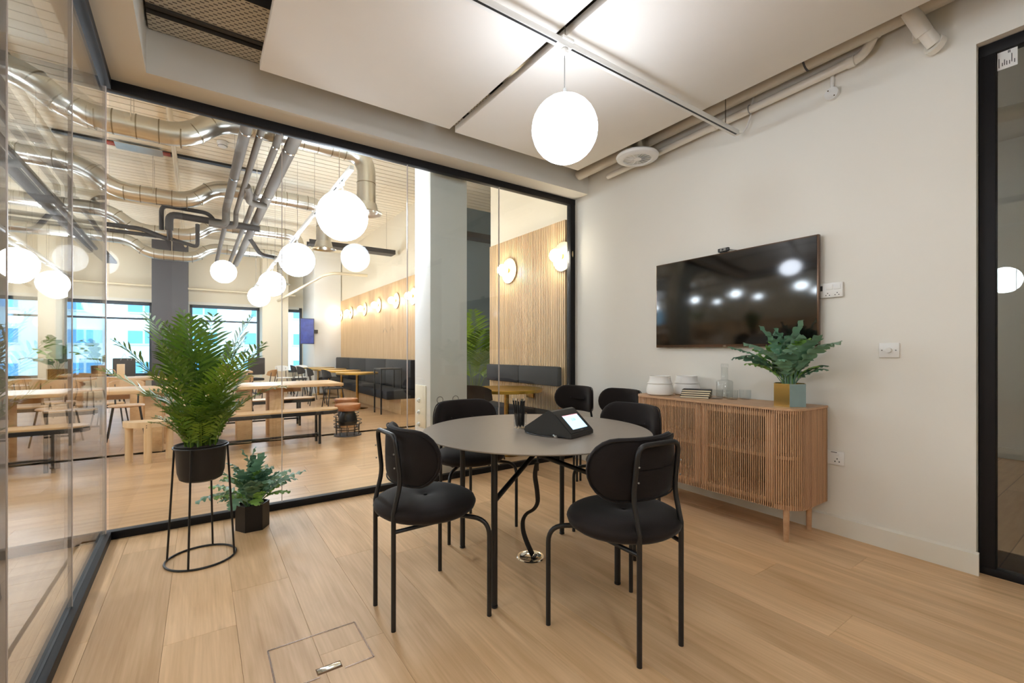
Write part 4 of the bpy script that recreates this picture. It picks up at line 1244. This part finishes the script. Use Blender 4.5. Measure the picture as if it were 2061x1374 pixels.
# ---- wall sconces
sc0 = None
sl_names = ['at the black frame post', 'nearest the white column, right side', 'just left of the white column', 'second left of the white column', 'third left of the white column', 'fourth left of the white column', 'fifth left of the white column', 'furthest left over the banquette']
for y, nm in zip((3.99, 5.104, 8.49, 9.447, 10.622, 11.744, 13.027, 14.138), sl_names):
    if sc0 is None:
        sc0 = thing('wall_sconce', '', 'wall lamp', (0, 0, 0), 0, 'brass wall sconces')
        m_ = MB().lathe([(.0005, 0), (.172, 0), (.175, .006), (.172, .02), (.03, .022), (.0005, .022)], 36).build('disc', 'disc', sc0); m_.rotation_euler = (0, -pi / 2, 0)
        m_ = MB().lathe([(.03, .02), (.034, .03), (.03, .05)], 20).build('socket', 'brass', sc0); m_.rotation_euler = (0, -pi / 2, 0)
        MB().sphere((-.118, 0, 0), .075, 16, 10).build('bulb', 'bulb', sc0)
        o = sc0
    else:
        o = copy_tree(sc0)
    o.location = (3.494, y, 2.32); o['label'] = 'glowing brass disc wall sconce ' + nm

# ---- banquettes
def banquette(y0_, y1_, label, far):
    t = thing('banquette', label, 'bench', (3.49, y0_, 0)); L_ = y1_ - y0_
    if far:
        MB().span((-.34, 0, 0), (0, L_, .30)).build('plinth', 'slatwall', t)
        MB().span((-.62, 0, .30), (0, L_, .47), .03).build('seat', 'upholst', t)
        n_ = 4
        for i in range(n_):
            MB().span((-.15, L_ * i / n_ + .004, .47), (-.005, L_ * (i + 1) / n_ - .004, 1.05), .03).build('back_cushion', 'upholst', t)
    else:
        MB().span((-.22, 0, 0), (0, L_, .32)).build('plinth', 'slatwall', t)
        MB().span((-.36, 0, .32), (0, L_, .50), .03).build('seat', 'upholst', t)
        for i in range(2):
            MB().span((-.075, L_ * i / 2 + .003, .80), (-.005, L_ * (i + 1) / 2 - .003, 1.03), .02).build('back_cushion', 'upholst', t)
        MB().box((-.012, .62, .66), (.012, .15, .085), 0, .002).build('socket_plate', 'brass', t)
banquette(4.0, 5.6, 'black upholstered banquette bay right of the white column', False)
banquette(8.3, 14.18, 'long black upholstered banquette along the far slatted wall', True)

# ---- brass tables
bt = thing('cafe_table', 'round brass-edged cafe table behind the glass, right of the column', 'table', (3.0, 4.45, 0), 0, 'brass cafe tables')
MB().lathe([(.0005, .735), (.43, .735), (.432, .738), (.432, .768), (.43, .772), (.0005, .772)], 64).build('tabletop', 'brass_top', bt, ang=.3)
MB().lathe([(.030, .02), (.030, .735)], 20).build('column', 'brass', bt)
MB().lathe([(.0005, 0), (.22, 0), (.222, .008), (.21, .014), (.04, .02), (.0005, .022)], 40).build('base', 'brass', bt)
for y, lb in ((9.8, 'brass cafe table nearest the viewer along the banquette'), (11.1, 'second brass cafe table along the banquette'), (12.4, 'third brass cafe table along the banquette'), (13.7, 'furthest brass cafe table along the banquette')):
    clone(bt, (2.75, y, -.02 * 0), 0, lb)
sd = thing('side_table', 'small black cube side frame standing over the banquette seat', 'side table', (3.05, 8.75, .0))
for x in (-.2, .2):
    for y in (-.2, .2): MB().span((x - .012, y - .012, .0 if x < 0 else .48), (x + .012, y + .012, .86)).build('leg', 'black', sd)
MB().span((-.212, -.212, .86), (.212, .212, .885)).build('top', 'black', sd)

# ---- black cafe chairs and plywood chairs
def simple_chair(name, label, loc, rz, seat_m, leg_m, group, h=.45, round_back=True):
    t = thing(name, label, 'chair', loc, rz, group)
    MB().lathe([(.0005, 0), (.19, 0), (.205, .012), (.19, .026), (.0005, .022)], 24, (0, 0, h), 1.0, .95).build('seat', seat_m, t)
    # curved back shell
    mb = MB(); K = 12; vs = []
    for off in (0, .014):
        for z in (0, 1):
            for k in range(K + 1):
                an = -1.0 + 2.0 * k / K
                hh = h + .20 + z * (.20 if round_back else .16) * (1 - .25 * (abs(an)) ** 3) + (0 if z else .04 * abs(an) ** 2)
                r_ = .235 - off
                vs.append((r_ * sin(an), -r_ * cos(an) + .02 - z * .03, hh))
    fs = []; q = K + 1
    for k in range(K):
        fs += [(k, k + 1, q + k + 1, q + k), (3 * q + k, 3 * q + k + 1, 2 * q + k + 1, 2 * q + k), (k + 1, k, 2 * q + k, 2 * q + k + 1), (q + k, q + k + 1, 3 * q + k + 1, 3 * q + k)]
    fs += [(0, q, 3 * q, 2 * q), (K, 2 * q + K, 3 * q + K, q + K)]
    mb.add(vs, fs).build('backrest', seat_m, t)
    for s in (-1, 1):
        MB().tube([(s * .20, .17, 0), (s * .14, .12, h)], [.010, .012], 8).build('leg', leg_m, t)
        MB().tube([(s * .20, -.19, 0), (s * .14, -.13, h)], [.010, .012], 8).build('leg', leg_m, t)
        MB().tube([(s * .12, -.14, h), (s * .13, -.185, h + .30)], .010, 8).build('back_post', leg_m, t)
    return t
bc = simple_chair('cafe_chair', 'black cafe chair at the brass table right of the column', (2.55, 4.28, 0), radians(-60), 'upholst', 'black', 'black cafe chairs')
for (x, y, a), lb in zip(((2.25, 9.7, -85), (2.2, 11.0, -95), (2.2, 12.3, -80), (2.25, 13.6, -90)), ('black cafe chair at the nearest banquette table', 'black cafe chair at the second banquette table', 'black cafe chair at the third banquette table', 'black cafe chair at the furthest banquette table')):
    clone(bc, (x, y, 0), radians(a), lb)
wc_ = simple_chair('plywood_chair', 'light plywood chair behind the left long table, leftmost of its row', (-2.3, 8.15, 0), pi, 'ply', 'black', 'plywood chairs', .45, False)
for (x, y, a), lb in zip(((-1.55, 8.2, 170), (-.85, 8.15, 185), (-3.0, 9.6, 0), (-2.1, 9.55, 8), (-1.2, 9.6, -5), (.55, 9.3, 10), (1.2, 11.6, 60), (.5, 11.9, 30)), ('light plywood chair behind the left long table, second of its row', 'light plywood chair behind the left long table, third of its row', 'light plywood chair facing the far long table, leftmost', 'light plywood chair facing the far long table, middle', 'light plywood chair facing the far long table, right', 'light plywood chair behind the tall palm, by the right long table', 'light plywood chair before the far cream column', 'light plywood chair left of the one before the cream column')):
    clone(wc_, (x, y, 0), radians(a), lb)
for (x, y, a), lb in zip(((1.95, 14.2, 200), (2.35, 14.3, 160)), ('pale shell chair left of the far white column', 'pale shell chair at the far white column')):
    simple_chair('shell_chair', lb, (x, y, 0), radians(a), 'ceramic', 'black', 'pale shell chairs', .46, False)

# ---- long tables, benches, stools
def long_table(x0, x1, yc, label, m='table_oak', legs=None):
    t = thing('long_table', label, 'table', ((x0 + x1) / 2, yc, 0)); h = (x1 - x0) / 2
    MB().span((-h, -.45, .715), (h, .45, .755), .006).build('tabletop', m, t)
    for lx in (legs or (-h + .45, h - .75)):
        for s in (-1, 1):
            MB().box((lx, s * .27, .3575), (.17 if s < 0 else .15, .06, .715), .25 * s, .004).build('leg', m, t)
    MB().span((-h + .5, -.03, .63), (h - .5, .03, .715)).build('stretcher', m, t)
    return t
long_table(.15, 1.70, 7.2, 'long oak table behind the tall palm, right hand one', 'table_oak', (-.45, -.07))
long_table(-2.75, -.22, 7.2, 'long oak table on the left, seen through the corner glass', 'table_oak', (-.33, 1.02))
long_table(-3.9, -.35, 10.4, 'long oak table of the second row with potted plants on it', 'table_oak', (-1.2, 1.2))
long_table(.0, 1.0, 12.6, 'short oak table far off before the windows', 'table_oak', (-.3, .3))

def bench(x0, x1, yc, label):
    t = thing('bench', label, 'bench', ((x0 + x1) / 2, yc, 0), 0, 'oak topped benches'); h = (x1 - x0) / 2
    r_ = .16
    def pill(rr): return [(h - r_ + rr * cos(-pi / 2 + pi * k / 10), rr * sin(-pi / 2 + pi * k / 10)) for k in range(11)] + [(-h + r_ + rr * cos(pi / 2 + pi * k / 10), rr * sin(pi / 2 + pi * k / 10)) for k in range(11)]
    MB().prism(pill(r_), .43, .45).build('seat_board', 'table_oak', t, ang=.4)
    MB().prism(pill(r_ + .004), .385, .432).build('edge_band', 'black', t, ang=.4)
    for s in (-1, 1):
        for q in (-1, 1):
            MB().span((s * (h - .25) - .015, q * .11 - .015, 0), (s * (h - .25) + .015, q * .11 + .015, .39)).build('leg', 'black', t)
        MB().span((s * (h - .25) - .012, -.10, .10), (s * (h - .25) + .012, .10, .124)).build('cross_rail', 'black', t)
    MB().span((-h + .25, -.012, .10), (h - .25, .012, .124)).build('stretcher', 'black', t)
    return t
bench(-.12, 1.53, 6.40, 'oak topped black bench nearest the glass, right of the tall palm')
bench(.0, 1.58, 8.15, 'oak topped black bench on the far side of the right long table')
bench(-2.9, -1.02, 6.42, 'oak topped black bench nearest the left glass')
bench(-2.9, -.95, 8.9, 'oak topped black bench behind the left plywood chairs')

t = thing('wooden_stool', 'pale chunky wooden stool with thick round legs near the palm', 'stool', (-.475, 6.38, 0))
ptsS = [(.235 * cos(pi * k / 14) , .26 * sin(pi * k / 14) - .10) for k in range(15)]
ptsS = [(x, -y) for x, y in reversed(ptsS)]
MB().prism(ptsS, .385, .445).build('seat', 'stool_wood', t, ang=.4)
for x, y in ((-.175, .04), (.0, -.14), (.18, .03)):
    l = MB().tube([(x, y, 0), (x, y, .435)], .036, 18).build('leg', 'stool_wood', t)
for dz in (0, .022):
    MB().tube([(-.008, -.1755, .41 - dz), (-.008, -.178, .41 - dz)], .005, 8).build('dowel', 'black', t)
t = thing('wooden_stool', 'small oak stool behind the pale chunky stool', 'stool', (-.30, 7.95, 0))
MB().span((-.2, -.15, .40), (.2, .15, .44), .006).build('seat', 'ply', t)
for x in (-.17, .17):
    for y in (-.11, .11): MB().span((x - .025, y - .025, 0), (x + .025, y + .025, .40)).build('leg', 'ply', t)

def swivel(loc, label):
    t = thing('swivel_stool', label, 'stool', loc, 0, 'caged swivel stools')
    MB().lathe([(.0005, .36), (.15, .36), (.175, .39), (.18, .44), (.172, .452), (.0005, .455)], 32).build('seat', 'leather', t)
    MB().lathe([(.0005, .16), (.125, .16), (.135, .20), (.11, .30), (.09, .34), (.12, .36), (.0005, .36)], 28).build('body', 'plastic_b', t)
    MB().lathe([(.0005, .12), (.11, .12), (.115, .16), (.0005, .16)], 24).build('wood_ring', 'ply', t)
    MB().lathe([(.0005, 0), (.19, 0), (.19, .012), (.0005, .014)], 32).build('base', 'darkgrey', t)
    for z, R_ in ((.09, .16), (.17, .19), (.22, .19)): MB().torus((0, 0, z), R_, .006, 32, 6).build('foot_ring', 'black', t)
    for k in range(10):
        a = 2 * pi * k / 10; MB().tube([(.16 * cos(a), .16 * sin(a), .01), (.165 * cos(a), .165 * sin(a), .17)], .005, 6).build('cage_bar', 'black', t)
    return t
sw = swivel((1.75, 6.72, 0), 'caged swivel stool with tan top beside the bench end')
clone(sw, (1.93, 7.5, 0), 0, 'caged swivel stool behind the other at the table end')

# ---- office swivel chairs by the windows
def office_chair(loc, rz, label):
    t = thing('office_chair', label, 'chair', loc, rz, 'office chairs by the window')
    MB().box((0, 0, .46), (.46, .46, .07), 0, .03).build('seat', 'upholst', t)
    MB().box((0, -.24, .82), (.44, .05, .46), 0, .02).build('backrest', 'darkpipe', t)
    MB().tube([(0, 0, .08), (0, 0, .44)], .03, 12).build('column', 'black', t)
    for k in range(5):
        a = 2 * pi * k / 5; MB().tube([(0, 0, .09), (.28 * cos(a), .28 * sin(a), .04)], .018, 8).build('base_arm', 'black', t)
    return t
for i, (p, lb) in enumerate((((-2.15, 15.1, 0), 'black office chair left of the pair at the window'), ((-1.6, 15.15, 0), 'black office chair right of the pair at the window'), ((1.15, 14.2, 0), 'black office chair by the far cream column'), ((-4.6, 15.1, 0), 'black office chair under the leftmost visible window'))):
    office_chair(p, radians(20 * i - 20), lb)
t = thing('letter_block', 'pair of pale wooden letter blocks standing on the second row table', 'decoration', (-1.25, 10.3, .755))
for x in (-.14, .10): MB().box((x, 0, .12), (.10, .08, .24), 0, .004).build('block', 'stool_wood', t)
m_ = MB().torus((0, 0, 0), .05, .008, 20, 6).build('ring', 'ply', t, (-.02, -.03, .10)); m_.rotation_euler = (pi / 2, 0, 0)
t = thing('wall_screen', 'wall screen with a blue picture hung by the far window', 'screen', (2.52, 14.05, 1.81))
MB().span((-.19, 0, -.37), (.19, .05, .37), .004).build('casing', 'plastic_b', t)
MB().span((-.175, -.003, -.355), (.175, .0, .355)).build('picture', 'poster', t)
MB().span((-.03, .05, -.05), (.30, .16, .05)).build('bracket', 'black', t)

# ---- office plants
big = [fern_mesh('leaf', .75, .17, 3, .2, 1.3, 11, 'fern_b'), fern_mesh('leaf', .65, .15, 3, .4, 1.4, 12, 'fern_d'), fern_mesh('leaf', .85, .16, 4, .1, 1.0, 13, 'palm_dark')]
def big_plant(loc, label, s, n, seed):
    t = thing('potted_monstera', label, 'plant', loc, 0, 'big-leaved plants in brass pots')
    MB().lathe([(.0005, 0), (.11, 0), (.125, .01), (.13, .17), (.122, .17), (.118, .15), (.0005, .15)], 28).build('pot', 'brass', t)
    MB().lathe([(.0005, .145), (.118, .145), (.118, .152), (.0005, .158)], 20).build('soil', 'soil', t)
    r_ = random.Random(seed)
    scatter(t, big, 'leaf', n, .15, .03, r_, (-.1, .3), (s * .75, s))
    return t
big_plant((-1.95, 10.35, .755), 'big-leaved plant in a brass pot on the second row table', .85, 12, 3)
big_plant((-3.2, 10.4, .755), 'big-leaved plant in a brass pot at the left picture edge', .8, 12, 4)
big_plant((.45, 12.6, .755), 'big-leaved plant in a brass pot on the far short table', .8, 10, 5)
kent = [frond_mesh('frond', 1.7, .05, .9, 30, .40, .012, 31, 'palm'), frond_mesh('frond', 1.5, .15, 1.1, 28, .38, .012, 32, 'palm_dark'), frond_mesh('frond', 1.1, .2, 1.3, 26, .34, .011, 33, 'palm')]
def big_palm(loc, label, seed, n=16, s=1.0):
    t = thing('potted_palm', label, 'plant', loc, 0)
    MB().lathe([(.0005, 0), (.15, 0), (.17, .02), (.19, .36), (.18, .36), (.175, .33), (.0005, .33)], 28).build('pot', 'pot', t)
    MB().lathe([(.0005, .32), (.175, .32), (.175, .335), (.0005, .34)], 20).build('soil', 'soil', t)
    scatter(t, kent, 'frond', n, .33, .06, random.Random(seed), (-.1, .15), (.8 * s, 1.05 * s))
    return t
big_palm((3.85, 6.7, 0), 'tall kentia palm in the recess behind the white column', 3, 14, 1.1)
big_palm((-6.5, 11.5, 0), 'tall palm far off on the left side of the office', 5)

# ---- chevron marks on the glass
for px, py, m in ((775, 664, 'grey'), (789, 660, 'grey'), (789, 738, 'darkgrey'), (250, 718, 'plastic_w'), (271, 718, 'plastic_w'), (1003 + 60, 690, 'grey')):
    u = (px - 1030.5) / 904.0
    D = (GY + .024) / (cos(YAW) - u * sin(YAW))
    c = Vector((D * (sin(YAW) + u * cos(YAW)), GY + .0245, CAM_H + D * (708.7 - py) / 904.0))
    MB().tube([c + Vector((-.018, 0, -.022)), c + Vector((0, 0, .022)), c + Vector((.018, 0, -.022))], .0012, 4).build('chevron_mark', m, wb)

# ---- the street outside
tag(MB().span((-30, OY1 + .3, -.4), (30, 60, -.3)).build('ground_street', 'road'), None, None, None, 'structure')
bd = thing('building', 'pale rendered building across the street outside the office windows', 'building', (0, 27, -.3))
MB().span((-24, 0, 0), (18, 6, 9)).build('wall', 'facade', bd)
wf = MB().span((-.62, -.05, -.36), (.62, .05, .36)).mesh('window_surround', 'white', smooth=False)
wp_ = MB().span((-.26, -.06, -.29), (.26, .0, .29)).mesh('window_pane', 'facade_win', smooth=False)
for i in range(12):
    for j in range(4):
        w_ = put('window', wf, bd, (-16 + i * 2.3, 0, .75 + 1.45 * j))
        for s in (-.30, .30): put('pane', wp_, w_, (s, 0, 0))
